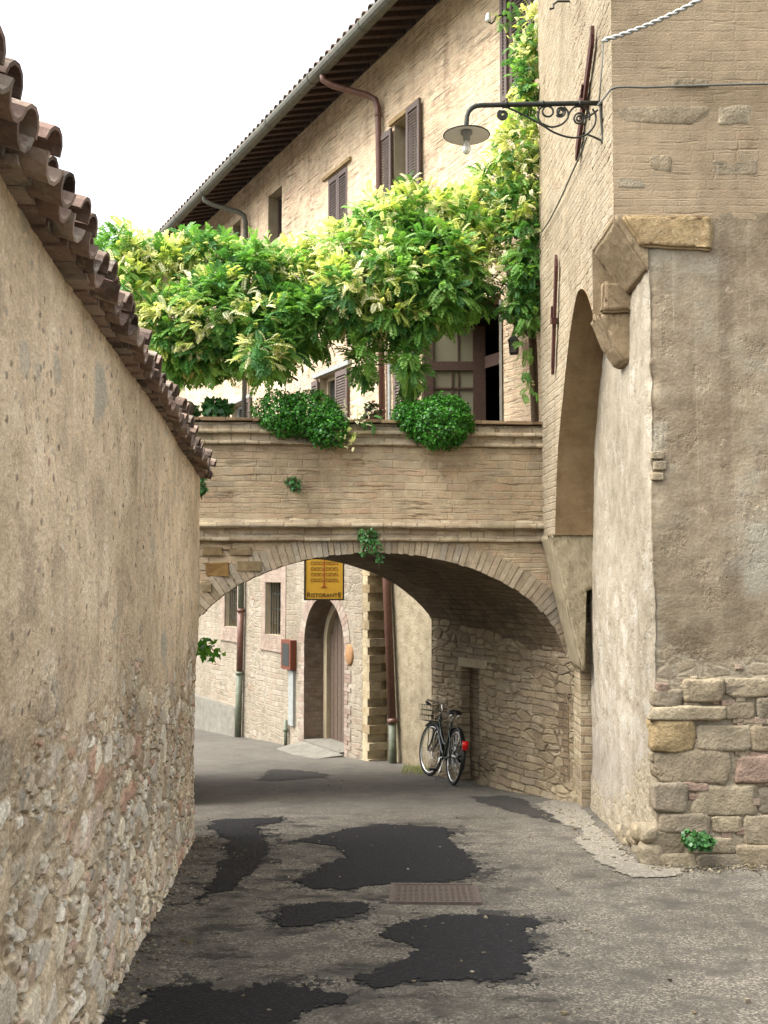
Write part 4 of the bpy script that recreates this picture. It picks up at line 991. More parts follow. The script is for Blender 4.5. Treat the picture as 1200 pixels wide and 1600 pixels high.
# -- roof, eaves, gutter
rf = MB()
ZE, OE = 9.78, .82
def RW(t, o): return W0(t, o, 10.02 - .3 * o)
a = [RW(24, OE), RW(-5.5, OE), RW(-5.5, -5.5), RW(24, -5.5)]
rf.hexa([(p[0], p[1], p[2] + .09) for p in a], [(p[0], p[1], p[2] + .15) for p in a])
roof = rf.build('roof', M['tile'], lh)
m_ = MB(); t = -5.4
while t < 24:
    w_ = .11; q = [RW(t + w_, OE - .06), RW(t, OE - .06), RW(t, -.02), RW(t + w_, -.02)]
    m_.hexa([(p[0], p[1], p[2] - .02) for p in q], [(p[0], p[1], p[2] + .07) for p in q]); t += .31
m_.build('rafters', M['rafter'], roof)
m_ = MB(); t = -5.5
while t < 24:
    q = [RW(t + .145, OE), RW(t, OE), RW(t, 0), RW(t + .145, 0)]
    m_.hexa([(p[0], p[1], p[2] + .071) for p in q], [(p[0], p[1], p[2] + .088) for p in q]); t += .155
m_.build('eave_boards', M['rafter'], roof)
m_ = MB(); t = -5.4
upv = Vector(RW(0, 0)) - Vector(RW(0, 1))
while t < 24:
    p = Vector(RW(t, OE + .06)); coppo(m_, p + Vector((0, 0, .14)), upv, EV, .5, .09, .07, n=5); t += .22
m_.build('eave_tiles', M['tile'], roof)
m_ = MB(); G = lambda t: Vector(W0(t, OE + .06, 9.755))
m_.tube([G(-5.5), G(24)], .1, 12)
for t in np.arange(-4.6, 24, 1.9): m_.tube([G(t), G(t + .05)], .11, 12)
m_.build('gutter', M['gutter'], lh, smooth=False)
def elbow_pipe(t, zlow, mat, r=.052, tl=None, name='downpipe'):
    m_ = MB(); tl = t if tl is None else tl
    pts = [W0(t + .45, OE + .05, 9.7), W0(t + .45, OE + .03, 9.58), W0(t + .4, OE - .1, 9.5), W0(t + .12, .22, 9.33), W0(t + .03, .12, 9.24), W0(t, .085, 9.1), W0(tl, .085, zlow)]
    m_.tube(pts, r, 12)
    for z in np.arange(9.0, zlow, -1.6):
        f = (9.1 - z) / (9.1 - zlow); tt = t + (tl - t) * f; m_.tube([W0(tt, .085, z), W0(tt, .085, z - .05)], r * 1.14, 12)
    return m_.build(name, mat, lh, smooth=True)
elbow_pipe(.3, 2.6, M['pipe'], tl=.12)['label'] = 'brown downpipe with swan neck beside the open window'
elbow_pipe(6.45, 4.0, M['gutter'])['label'] = 'grey downpipe farther along the eaves'
m_ = MB(); m_.tube([W0(-.04, .06, 5.1), W0(-.06, .06, 2.4)], .03, 10); m_.build('thin_pipe', M['pipe_grey'], lh)
m_ = MB(); m_.tube([W0(.12, .1, 2.6), W0(.0, .1, 1.7), W0(-.2, .1, -.6)], .062, 12); m_.tube([W0(-.19, .1, -.55), W0(-.205, .1, -.62)], .075, 12)
m_.build('downpipe', M['pipe'], lh, smooth=True)['label'] = 'brown lower downpipe beside the toothed wall end'
m_ = MB(); m_.tube([W0(-.2, .1, -.6), W0(-.27, .12, -1.32)], .058, 12); m_.build('pipe_foot', M['pipe_green'], lh, smooth=True)

# -- ground floor standing proud: its wall with arched doorway and two barred windows
H2 = [(3.6, 4.38, .5, 1.48), (5.97, 6.75, .55, 1.5), (9.2, 10.0, .4, 1.4)]
facade_sheet('ground_floor_wall', 2.56, 22., -2.8, 3.5, H2, M['facade_low'], True)
DT0, DT1, DSP = .87, 2.5, .42
dcx, dr = (DT0 + DT1) / 2, (DT1 - DT0) / 2
tcol = np.unique(np.r_[.22, DT0 - .001, dcx + dr * np.cos(np.linspace(0, math.pi, 60)), DT1 + .001, 2.56])[::-1]
zl = np.where(np.abs(tcol - dcx) <= dr, DSP + np.sqrt(np.clip(dr ** 2 - (tcol - dcx) ** 2, 0, None)), -2.)
Zs = zl[:, None] + (3.5 - zl)[:, None] * np.linspace(0, 1, 20)[None]
b0 = FP(0, 0, 0, True)
sheet('doorway_wall', np.stack([np.repeat((b0.x + EV.x * tcol)[:, None], 20, 1), np.repeat((b0.y + EV.y * tcol)[:, None], 20, 1), Zs], -1), np.stack([np.repeat(-tcol[:, None], 20, 1), Zs], -1), M['facade_low'], lh, smooth=False)
m_ = MB(); fbox(m_, W1, .2, 22, -.6, -.42, 3.45, 3.5); m_.build('ledge_cap', M['stone'], lh)
dd = thing('x', '', ''); bpy.data.objects.remove(dd)
# brick lined recess
def arch_pts(W, cx, r, sp, o, zb, n=28):
    return [W(cx - r, o, zb)] + [W(cx + r * math.cos(a), o, sp + r * math.sin(a)) for a in np.linspace(math.pi, 0, n)] + [W(cx + r, o, zb)]
def loft(a, b): 
    n = len(a); return list(a) + list(b), [(i, i + 1, n + i + 1, n + i) for i in range(n - 1)]
m_ = MB(); m_.add(*loft(arch_pts(W1, dcx, dr, DSP, .006, -1.9), arch_pts(W1, dcx, dr, DSP, -.36, -1.9))); adoor = m_.build('arched_doorway', M['jamb'], lh)
adoor['label'] = 'deep round arched doorway lined in pink brick'
m_ = MB(); n_ = 28
for i, a in enumerate(np.linspace(0, math.pi, n_ + 1)[:-1]):          # brick arch on the face
    a2 = a + math.pi / n_ - .008
    q = [W1(dcx + rr * math.cos(b), .012, DSP + rr * math.sin(b)) for rr, b in ((dr + .003, a), (dr + .22, a), (dr + .22, a2), (dr + .003, a2))]
    m_.prism(q, NV * -.03)
z = -1.5
while z < DSP:
    for sgn, edge_ in ((-1, DT0 - .003), (1, DT1 + .003)):
        w_ = random.choice([.13, .24]); t0, t1 = (edge_ - w_, edge_) if sgn < 0 else (edge_, edge_ + w_)
        fbox(m_, W1, t0, t1, -.03, .008 + random.uniform(0, .006), z + .004, z + .066)
    z += .07
m_.build('brick_surround', make_tinted('surround_brick', ['#c79d7c', '#b98b6a', '#d2b08f', '#c4a284', '#d8c1a4']), adoor)
m_ = MB(); ri = dr - .13
o1 = arch_pts(W1, dcx, dr, DSP, -.36, -1.9); i1 = arch_pts(W1, dcx, ri, DSP, -.36, -1.9); i2 = arch_pts(W1, dcx, ri, DSP, -.45, -1.9)
m_.add(*loft(o1, i1)); m_.add(*loft(i1, i2)); m_.build('inner_surround', M['pale'], adoor)
m_ = MB(); q = arch_pts(W1, dcx, ri, DSP, -.45, -1.9); m_.add(q, [tuple(range(len(q)))])
for t in np.arange(dcx - ri + .02, dcx + ri, .15): fbox(m_, W1, t, t + .135, -.45, -.43, -1.6, DSP + math.sqrt(max(0, ri ** 2 - (max(abs(t - dcx), abs(t + .13 - dcx))) ** 2)))
m_.build('door_leaf', mat_plain('grey_brown_door', '#4a3d31', '#5c4d40', 20., .7), adoor)
m_ = MB(); fbox(m_, W1, 1.3, 1.36, -.43, -.37, .15, .25); fbox(m_, W1, 1.3, 1.36, -.43, -.35, .3, .34); m_.build('door_knocker', mat_plain('brass', '#a07a3a', '#b08a45', 20., .4, .7), adoor)
m_ = MB(); fbox(m_, W1, .95, 2.45, -.7, .05, -1.8, -1.22)
m_.hexa([W1(2.5, .55, -1.8), W1(.8, .75, -1.8), W1(.8, .05, -1.8), W1(2.5, .05, -1.8)], [W1(2.5, .5, -1.34), W1(.8, .7, -1.27), W1(.8, .05, -1.24), W1(2.5, .05, -1.25)])
m_.build('stone_ramp', M['greystone'], adoor)
for h, lab in zip(H2, ('nearest barred ground floor window in a pink brick surround', 'second barred ground floor window beyond the pipe', 'far barred ground floor window')):
    w = window(h, W1, .28, lab=lab); a, b, c, d = h
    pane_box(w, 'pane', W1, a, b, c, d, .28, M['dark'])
    m_ = MB()
    for t0, t1, z0, z1 in ((a - .24, a, c - .27, d + .4), (b, b + .24, c - .27, d + .4), (a, b, c - .27, c - .003), (a, b, d + .003, d + .4)): fbox(m_, W1, t0, t1, -.02, .012, z0, z1)
    fbox(m_, W1, a - .26, b + .26, .0, .03, c - .3, c - .27)
    m_.build('frame', M['pinkbrick'], w)
    m_ = MB()
    for t in np.arange(a + .1, b - .02, .13): m_.tube([W1(t, -.1, c), W1(t, -.1, d)], .009, 6)
    for z in np.arange(c + .2, d, .28): m_.tube([W1(a, -.1, z), W1(b, -.1, z)], .008, 6); 
    m_.build('grille', M['iron'], w)
m_ = MB(); m_.tube([W1(5.5, .09, 3.4), W1(5.52, .09, .95)], .06, 10); m_.build('downpipe', M['pipe_green'], lh, smooth=True)['label'] = 'green upper length of the ground floor pipe'
m_ = MB(); m_.tube([W1(5.52, .09, .95), W1(5.57, .09, -.3)], .064, 10); m_.tube([W1(5.52, .09, .95), W1(5.52, .09, .88)], .078, 10); m_.build('downpipe', M['pipe'], lh, smooth=True)['label'] = 'brown middle length of the ground floor pipe'
m_ = MB(); m_.tube([W1(5.57, .09, -.3), W1(5.62, .1, -1.62)], .066, 10); m_.tube([W1(5.57, .09, -.3), W1(5.57, .09, -.36)], .08, 10); m_.build('downpipe', M['pipe_green'], lh, smooth=True)['label'] = 'green foot of the ground floor pipe'
m_ = MB(); fbox(m_, W1, 5.75, 22, .0, .12, -2.8, -1.05); m_.build('plinth', M['greystone'], lh)
# toothed end of the proud wall
m_ = MB(); z = -1.45; i = 0
fbox(m_, W1, .05, .24, -.42, .0, -2., 3.5)
while z < 3.4:
    hgt = random.uniform(.12, .145)
    if i % 2: fbox(m_, W1, -.02 + random.uniform(-.015, .015), .23, -.42 + random.uniform(0, .04), .004, z, z + hgt - .004)
    elif random.random() < .3: fbox(m_, W1, -.01, .2, -.2, -.003, z, z + hgt - .004)
    z += hgt; i += 1
m_.build('toothed_quoin', M['tooth'], lh)
# abutment of the vault under the bridge
ta = np.arange(-1.95, -5.25, -.016); za = np.linspace(0, 1, 200)
ba = FP(0, 0, 0, True); axp = ba.x + EV.x * ta; ayp = ba.y + EV.y * ta
zb = gz(axp, ayp) - .1; Zs = zb[:, None] + (2.1 - zb)[:, None] * za[None]
bul = .035 * fbm(ta[:, None] * 1.2, Zs * 1.2, 71, 4) + .08 * np.clip((.3 - (Zs - zb[:, None])) / .3, 0, 1)
T2 = np.repeat(ta[:, None], 200, 1)
niche = np.clip(np.minimum(np.minimum((T2 + 3.15) / .02, (-2.72 - T2) / .02), (.42 - Zs) / .02), 0, 1)      # walled-up opening
bul = bul - .16 * niche
Pn = np.stack([axp[:, None] + NV.x * bul, ayp[:, None] + NV.y * bul, Zs], -1)
sheet('abutment', Pn, np.stack([-T2, Zs], -1), M['abut'], br)
m_ = MB(); fbox(m_, W1, -3.35, -2.66, -.1, .03, .43, .54); m_.build('stone_lintel', M['pier'], br)
m_ = MB(); m_.add([W1(-1.95, .02, -1.6), W1(-1.95, -.42, -1.6), W1(-1.95, -.42, 2.1), W1(-1.95, .02, 2.1)], [(0, 1, 2, 3)]); m_.build('abutment_end', M['facade_low'], br)
# core
m_ = MB(); 
q = [W0(24, -.75, 0), W0(-4.2, -4.6, 0), W0(-4.2, -6, 0), W0(24, -6, 0)]
m_.add([(p[0], p[1], -3) for p in q] + [(p[0], p[1], 10) for p in q], [(0, 1, 5, 4), (1, 2, 6, 5), (2, 3, 7, 6), (3, 0, 4, 7)])
m_.build('house_core', M['pale'], lh)
m_ = MB(); fbox(m_, W0, -4.2, 0, -.3, -.05, -1.6, 2.3)
m_.build('inner_wall', M['pale'], lh)

# ------------------------------------------------------------------ fixtures
# menu case, panel, plaque
mc = thing('menu_case', 'red brown wooden menu case on the wall left of the arched doorway', 'display case', W1(3.08, 0, 0))
m_ = MB(); fbox(m_, W1, 2.86, 3.3, .0, .12, -.06, .46); m_.build('cabinet', M['wood_red'], mc)
m_ = MB(); fbox(m_, W1, 2.92, 3.24, .1205, .124, .0, .4); m_.build('pane', M['glass'], mc)
m_ = MB(); fbox(m_, W1, 2.9, 3.12, .0, .05, -1.05, -.08); tag(m_.build('utility_panel', M['pipe_grey']), 'narrow grey metal panel below the wooden menu case', 'panel')
m_ = MB(); m_.tube([W1(3.2, .06, -.98), W1(3.2, .06, -1.5)], .035, 10); m_.tube([W1(3.2, .06, -1.12), W1(3.2, .06, -1.18)], .046, 10); tag(m_.build('pipe_stub', M['pipe_green'], smooth=True), 'short dark green pipe stub by the ground below the menu case', 'pipe')
m_ = MB(); c = Vector(W1(.68, .012, .35)); mt = Matrix((tuple(EV), (0, 0, 1), tuple(NV))).transposed()
m_.lathe([(0, .02), (.11, .02), (.14, .0), (.14, -.02)], c, 24, mt @ Matrix.Diagonal((1, 1.25, 1)).to_3x3()); tag(m_.build('oval_plaque', M['terracotta'], smooth=True), 'oval terracotta plaque right of the arched doorway', 'plaque')

# hanging sign
sg = thing('hanging_sign', 'ochre restaurant sign with a red tree and dark frame hanging beyond the arch', 'sign', (-.88, 16, 1.24))
a = at(475, 938, 16); b = at(538, 868, 16); sx0, sx1, sz0 = a.x, b.x, a.z; sw = sx1 - sx0; sz1 = sz0 + sw * 1.28; fr = .022
m_ = MB()
for x0, x1, z0, z1 in ((sx0, sx0 + fr, sz0, sz1), (sx1 - fr, sx1, sz0, sz1), (sx0 + fr, sx1 - fr, sz0, sz0 + fr), (sx0 + fr, sx1 - fr, sz1 - fr, sz1)): m_.box(((x0 + x1) / 2, 16, (z0 + z1) / 2), (x1 - x0, .05, z1 - z0))
m_.build('frame', M['signdark'], sg)
m_ = MB(); m_.box(((sx0 + sx1) / 2, 16, (sz0 + sz1) / 2), (sw - 2 * fr + .002, .03, sz1 - sz0 - 2 * fr + .002)); m_.build('panel', M['gold'], sg)
cxs = (sx0 + sx1) / 2 ; m_ = MB(); fy = 15.982
m_.box((cxs, fy, sz0 + .44), (.018, .005, .5)); m_.prism([(cxs - .055, fy - .0025, sz0 + .19), (cxs + .055, fy - .0025, sz0 + .19), (cxs + .01, fy - .0025, sz0 + .215), (cxs - .01, fy - .0025, sz0 + .215)], (0, .005, 0))
m_.build('tree_trunk', M['signred'], sg)
mr_ = MB()
for r_ in range(5):
    m_ = MB()
    zz = sz0 + .3 + r_ * .085
    for sd in (-1, 1):
        mr_.box((cxs + sd * .115, fy, zz - .012), (.18, .004, .003))
        for k_ in range(3):
            xc_ = cxs + sd * (.05 + .062 * k_); pts = [(xc_ + .03 * math.cos(q_), fy, zz + .03 * math.sin(q_)) for q_ in np.linspace(.1, math.pi - .1, 8)]
            m_.tube(pts, .0045, 5)
            mr_.box((xc_ + .03, fy, zz - .01), (.012, .004, .014))
    m_.build('leaf_curls', M['signleaf'], sg)
mr_.build('twigs', M['signred'], sg)
def text_mesh(body, size, loc, mat, parent, name='lettering', ext=.002, xs=1.):
    cu = bpy.data.curves.new('t', 'FONT'); cu.body = body; cu.size = size; cu.extrude = ext; cu.align_x = 'LEFT'; cu.resolution_u = 3
    o = bpy.data.objects.new('t', cu); COL.objects.link(o); bpy.context.view_layer.update()
    me = bpy.data.meshes.new_from_object(o.evaluated_get(bpy.context.evaluated_depsgraph_get()))
    V = np.empty(len(me.vertices) * 3); me.vertices.foreach_get('co', V); V = V.reshape(-1, 3); F = [tuple(p.vertices) for p in me.polygons]
    bpy.data.objects.remove(o); w_ = V[:, 0].max()
    W_ = np.stack([V[:, 0] * xs + loc[0], -V[:, 2] + loc[1], V[:, 1] + loc[2]], 1)
    return W_, F, w_ * xs
parts = [('R', .1), ('ISTORANT', .082), ('E', .1)]; Vs = []; Fs = []; x = sx0 + .052; nb = 0
for body, size in parts:
    V, F, wd = text_mesh(body, size, (x, fy, sz0 + .05), None, None, xs=.93); Vs.append(V); Fs += [tuple(i + nb for i in f) for f in F]; nb += len(V); x += wd + .004
Vs = np.concatenate(Vs); Vs[:, 0] = sx0 + .05 + (Vs[:, 0] - Vs[:, 0].min()) * ((sw - .1) / (Vs[:, 0].max() - Vs[:, 0].min()))
mesh_obj('lettering', Vs, Fs, M['signdark'], sg)
m_ = MB(); fw = W1(-.1, 0, 0); m_.tube([(sx0 - .05, 16, sz1 + .1), (-.0, 16.05, sz1 + .1)], .014, 8)
for x in (sx0 + .08, sx1 - .08): m_.tube([(x, 16, sz1 - .01), (x, 16, sz1 + .1)], .006, 6)
m_.build('bracket', M['iron'], sg)

# street lamp
YL = 8.7
sl_ = thing('street_lamp', 'wall lamp with white enamel dish on a scrolled black iron arm', 'street lamp', (1.83, YL, 5.5))
def L(px, py): return at(px, py, YL)
m_ = MB(); arm = [(948, 161), (900, 161.5), (850, 162.5), (800, 163.5), (752, 164.5), (744, 165.5), (737, 169), (732, 175), (729.5, 183), (729, 192), (729, 203)]
m_.tube([L(*p) for p in arm], .021, 10)
for px in (791, 848, 906): m_.tube([L(px - 2, 162.5), L(px + 2, 162.5)], .03, 8)
m_.build('arm', M['iron'], sl_, smooth=True)
def spiral(cx, cy, r0, r1, a0, a1, n=30): return [(cx + (r0 + (r1 - r0) * i / n) * math.cos(a0 + (a1 - a0) * i / n), cy + (r0 + (r1 - r0) * i / n) * math.sin(a0 + (a1 - a0) * i / n)) for i in range(n + 1)]
def smoothp(pts, k=8):
    out = []; P_ = [Vector((p[0], p[1], 0)) for p in pts]; P_ = [P_[0]] + P_ + [P_[-1]]
    for i in range(1, len(P_) - 2):
        for j in range(k):
            t = j / k; a, b, c, d = P_[i - 1:i + 3]
            out.append(.5 * ((2 * b) + (-a + c) * t + (2 * a - 5 * b + 4 * c - d) * t ** 2 + (-a + 3 * b - 3 * c + d) * t ** 3))
    out.append(P_[-2]); return [(p.x, p.y) for p in out]
curves = [spiral(785.5, 179.5, 2, 8.5, 0, 4 * math.pi + 4.2), smoothp([(785, 169), (792, 168), (815, 178), (845, 194), (866, 207), (893, 215), (915, 211), (928, 197), (931, 182), (926, 170)]),
          spiral(856, 174, 8.5, 8, 0, 2 * math.pi), smoothp([(846, 194), (841, 184), (842, 173), (848, 166)]),
          spiral(876, 174.5, 2, 8.5, 2.5, 2.5 + 4 * math.pi), smoothp([(846, 193), (862, 198.5), (878, 194), (887, 184), (887, 174), (881, 167)]),
          spiral(905, 186, 2.5, 11, 1, 1 + 4 * math.pi), spiral(905, 182.5, 16.5, 16.5, -3.0, 3.3 - 6.283 + 3.3),
          smoothp([(906, 186 - 2), (918, 183), (934, 172)]), smoothp([(918, 210), (930, 215), (943, 221.5)])]
m_ = MB()
for c_ in curves: m_.tube([L(*p) for p in c_], .0085, 6)
m_.build('scrollwork', M['iron'], sl_, smooth=True)
m_ = MB(); m_.tube([L(938, 161), L(940, 190), L(943, 222)], .012, 8); p = L(943, 222); m_.lathe([(0, -.02), (.02, -.012), (.024, 0), (.02, .012), (0, .02)], p, 10)
m_.tube([L(945, 161), (1.87, YL, L(945, 161).z)], .022, 8); m_.tube([L(943, 220), (1.87, YL, L(943, 220).z)], .014, 8); m_.build('wall_strut', M['iron'], sl_)
c = L(729, 206)
m_ = MB(); m_.lathe([(.03, .035), (.06, .03), (.19, -.022), (.194, -.03), (.19, -.034), (.06, .008), (.03, .0), (0, 0)], c, 40); m_.build('lamp_shade', M['enamel'], sl_, smooth=True)
m_ = MB(); m_.torus(c + Vector((0, 0, -.029)), .193, .006, Matrix.Rotation(math.pi / 2, 3, 'X'), 40, 6); m_.build('shade_rim', M['iron'], sl_, smooth=True)
m_ = MB(); m_.lathe([(0, .01), (.05, .008), (.05, -.02), (.032, -.035), (.028, -.075), (0, -.075)], c, 20); m_.build('lamp_socket', M['pipe_grey'], sl_, smooth=True)
m_ = MB(); m_.lathe([(.014, -.07), (.018, -.09), (.034, -.125), (.038, -.15), (.03, -.178), (.014, -.19), (0, -.192)], c, 20); m_.build('bulb', M['bulb'], sl_, smooth=True)

# cables
m_ = MB(); p0 = at(941, 64, 8.26); p1 = at(1130, -14, 7.9); p2 = at(1330, -180, 7.2)
pts = []
for i in range(121):
    t = i / 120; q = p0 * (1 - t) ** 2 + 2 * t * (1 - t) * (p1 + Vector((0, 0, -.12))) + p2 * t ** 2; pts.append(q)
for ph in (0, math.pi):
    m_.tube([q + Vector((0, math.cos(i * .8 + ph), math.sin(i * .8 + ph))) * .011 for i, q in enumerate(pts)], .011, 6)
tag(m_.build('overhead_cable', M['cable'], smooth=True), 'pale twisted cable running out over the lane from the house corner', 'cable')
m_ = MB(); cp = smoothp([(934, 165), (945, 152), (956, 139), (975, 136), (1010, 136.5), (1050, 135), (1100, 133.5), (1150, 132), (1210, 131), (1300, 130)])
m_.tube([at(a, b, 8.26 if a > 952 else 8.26) for a, b in cp], .009, 6); m_.tube([at(942, 66, 8.28), at(941, 100, 8.27), at(936, 160, 8.27)], .006, 6)
tag(m_.build('wall_cable', M['cable_dark'], smooth=True), 'thin grey cable clipped level along the brick front of the corner house', 'cable')
m_ = MB(); pts = smoothp([(846, 362), (858, 345), (875, 312), (893, 272), (908, 238), (917, 214)])
def side_pt(px, py):
    d = ray(px, py); 
    y = 9.5
    for _ in range(12): y = float(outx(y) - .03) / d.x * d.y
    return Vector((d.x / d.y * y, y, EYE + d.z / d.y * y))
m_.tube([side_pt(*p) for p in pts], .009, 6); tag(m_.build('sagging_cable', M['cable_dark'], smooth=True), 'dark cable hanging slack down the pale side of the corner house', 'cable')
# insulator hooks
hk = thing('insulator_hook', 'small white insulator on an iron hook by the topmost shutter', 'insulator', at(771, 25, 13.0))
m_ = MB(); y_ = 13.15; m_.tube([at(795, 24, y_ + .2), at(782, 24, y_), at(775, 26, y_), at(772, 33, y_), at(768, 37, y_), at(763, 34, y_)], .012, 6); m_.build('hook', M['iron'], hk)
m_ = MB(); m_.lathe([(0, 0), (.035, .0), (.04, .03), (.028, .05), (.034, .07), (.02, .11), (0, .115)], at(762.5, 34, y_), 14); m_.build('insulator', M['porcelain'], hk, smooth=True)
m_ = MB(); s1 = side_pt(884, 2); m_.tube([s1 + Vector((.05, 0, 0)), s1 + Vector((-.08, .0, 0)), s1 + Vector((-.12, 0, -.03)), s1 + Vector((-.12, 0, -.07)), s1 + Vector((-.16, 0, -.08))], .011, 6)
tag(m_.build('iron_hook', M['iron']), 'bent iron hook high on the pale side of the corner house', 'hook')

# wall lantern and pendant on the terrace
tl = thing('wall_lantern', 'small black four sided lantern on the wall right of the terrace door', 'lantern', at(803, 541, 13.0))
c = at(803, 541, 13.12)
m_ = MB(); m_.lathe([(.06, -.09), (.075, .06)], c, 4, Matrix.Rotation(.5, 3, 'Z')); m_.build('pane', M['glass_pale'], tl)
m_ = MB()
for k_ in range(4):
    a = .5 + k_ * math.pi / 2; m_.tube([c + Vector((.062 * math.cos(a), .062 * math.sin(a), -.09)), c + Vector((.078 * math.cos(a), .078 * math.sin(a), .065))], .007, 5)
m_.lathe([(.07, -.1), (.066, -.085), (.0, -.085)], c, 4, Matrix.Rotation(.5, 3, 'Z')); m_.lathe([(.1, .062), (.06, .11), (.02, .14), (.012, .17), (0, .175)], c, 4, Matrix.Rotation(.5, 3, 'Z')); m_.lathe([(.1, .06), (0, .06)], c, 4, Matrix.Rotation(.5, 3, 'Z'))
m_.tube([c + Vector((0, 0, .16)), c + Vector((.05, .1, .2)), c + Vector((.12, .24, .14))], .012, 6); m_.build('lantern_frame', M['iron'], tl)

# stone ball at the left end of the parapet
m_ = MB(); c = at(293, 645, 11.55); m_.lathe([(.05, -.14), (.09, -.13), (.07, -.1), (.05, -.08), (.075, -.06), (.095, -.01), (.09, .035), (.06, .07), (0, .085)], c + Vector((-.02, .05, .06)), 20)
tag(m_.build('stone_ball', make_plaster('dark_ball_stone', '#4d473c', '#645c4e', '#746b5c'), smooth=True), 'small dark stone ball on the left end of the parapet', 'finial')

# manhole cover
g = on_ground(679, 1399); gzc = float(gz(g.x, g.y)) + .008
mh = thing('manhole_cover', 'rectangular rusty iron drain cover set in the asphalt', 'manhole cover', (g.x, g.y, gzc))
sl_rot = Matrix.Rotation(-math.atan(SLOPE), 3, 'X') @ Matrix.Rotation(-.03, 3, 'Z')
m_ = MB()
for cx_, cy_, w_, d_ in ((0, .27, .6, .035), (0, -.27, .6, .035), (.283, 0, .035, .505), (-.283, 0, .035, .505)): m_.box(Vector((g.x, g.y, gzc)) + sl_rot @ Vector((cx_, cy_, .0)), (w_, d_, .03), sl_rot)
m_.build('rim', M['cast'], mh)
m_ = MB(); m_.box((g.x, g.y, gzc - .006), (.53, .5, .03), sl_rot)
for i in range(13):
    for j in range(12): m_.box(Vector((g.x, g.y, gzc)) + sl_rot @ Vector((-.24 + i * .04, -.22 + j * .04, .011)), (.022, .022, .008), sl_rot)
m_.build('lid', M['cast'], mh)

# ------------------------------------------------------------------ bicycle
g = on_ground(707, 1227)
bk = thing('bicycle', 'black city bicycle with wire basket and red tail light leaning on the rough wall', 'bicycle', (g.x, g.y, float(gz(g.x, g.y))))
f2 = on_ground(673, 1211); dirv = Vector((-.22, 1, 0)).normalized(); dirv.z = -SLOPE; dirv.normalize()
lean = math.radians(7)
sidev = Vector((-dirv.y, dirv.x, 0)).normalized()              # left of travel
upv = dirv.cross(sidev).normalized()
if upv.z < 0: upv = -upv
lv = sidev * math.cos(lean) + upv * math.sin(lean); uv_ = upv * math.cos(lean) - sidev * math.sin(lean)
BO = Vector((g.x, g.y, float(gz(g.x, g.y)) + .006))
def BK(p): return BO + dirv * p[0] + lv * p[1] + uv_ * p[2]
class BMB(MB):
    def build(s, name, mat, parent, smooth=True):
        s.V = [tuple(BK(v)) for v in s.V]; return MB.build(s, name, mat, parent, smooth)
RA, FA, WR = (0, 0, .345), (1.05, 0, .345), .325
steer = Matrix.Rotation(.18, 3, 'Z'); hx = .86
def ST(p): v = Vector(p); r = steer @ (v - Vector((hx, 0, 0))); return tuple(r + Vector((hx, 0, 0)))
for ax, fn in ((RA, lambda p: p), (FA, ST)):
    wempty = part_empty('wheel', bk, BK(fn(ax)))
    wp = wempty
    m_ = BMB(); m_.torus(ax, WR, .02, None, 48, 8); m_.V = [fn(v) for v in m_.V]; m_.build('tyre', M['rubber'], wp)
    m_ = BMB(); m_.torus(ax, WR - .024, .012, None, 48, 6); m_.V = [fn(v) for v in m_.V]; m_.build('rim', M['chrome'], wp)
    m_ = BMB(); m_.tube([(ax[0], -.045, ax[2]), (ax[0], .045, ax[2])], .022, 10)
    for k_ in range(28):
        a = 2 * math.pi * k_ / 28; s_ = .03 * (1 if k_ % 2 else -1); m_.tube([(ax[0] + .02 * math.cos(a + .8), s_, ax[2] + .02 * math.sin(a + .8)), (ax[0] + (WR - .03) * math.cos(a), 0, ax[2] + (WR - .03) * math.sin(a))], .0016, 4)
    m_.V = [fn(v) for v in m_.V]; m_.build('spokes', M['chrome'], wp)
bb = (.44, 0, .29); ht0 = (.83, 0, .80); ht1 = (.88, 0, .62); stt = (.29, 0, .74)
m_ = BMB(); m_.tube([ht0, ht1], .022, 10)
m_.tube([(.875, 0, .65), (.78, 0, .5), (.62, 0, .37), bb], .018, 8); m_.tube([(.845, 0, .74), (.74, 0, .58), (.56, 0, .47), (.39, 0, .45)], .016, 8)
m_.tube([bb, stt], .018, 8)
for s_ in (-.05, .05): m_.tube([bb, (.3, s_, .3), (0, s_, .345)], .011, 6); m_.tube([(.31, s_ * .4, .68), (0, s_, .345)], .009, 6)
m_.tube([(.44, -.05, .29), (.44, .05, .29)], .024, 10); m_.build('frame', M['greenpaint'], bk)
m_ = BMB()
for s_ in (-.045, .045): m_.tube([(.882, s_ * .8, .62), (.9, s_, .58), (.98, s_, .43), (1.05, s_, .345)], .011, 6)
m_.tube([(.882, -.04, .62), (.882, .04, .62)], .016, 6); m_.V = [ST(v) for v in m_.V]; m_.build('fork', M['blackpaint'], bk)
m_ = BMB(); m_.tube([ht0, (.815, 0, .9), (.84, 0, .96)], .012, 8)
hb = [(.62, .29, .95), (.72, .28, .97), (.84, .22, 1.0), (.88, .12, .985), (.86, 0, .965), (.88, -.12, .985), (.84, -.22, 1.0), (.72, -.28, .97), (.62, -.29, .95)]
m_.tube(hb, .012, 8)
m_.tube([(.84, .2, .99), (.9, .2, .97), (.78, .27, .93)], .006, 5); m_.tube([(.84, -.2, .99), (.9, -.2, .97), (.78, -.27, .93)], .006, 5); m_.V = [ST(v) for v in m_.V]; m_.build('handlebar', M['chrome'], bk)
for s_ in (1, -1):
    m_ = BMB(); m_.tube([(.73, .282 * s_, .972), (.61, .292 * s_, .948)], .019, 8); m_.V = [ST(v) for v in m_.V]; m_.build('grip', M['rubber'], bk)
m_ = BMB()
sv = []; 
prof = [(.12, .0, .02), (.14, .085, .035), (.2, .105, .03), (.27, .08, .02), (.34, .035, .02), (.42, .02, .02), (.44, .0, .01)]
tops = []; 
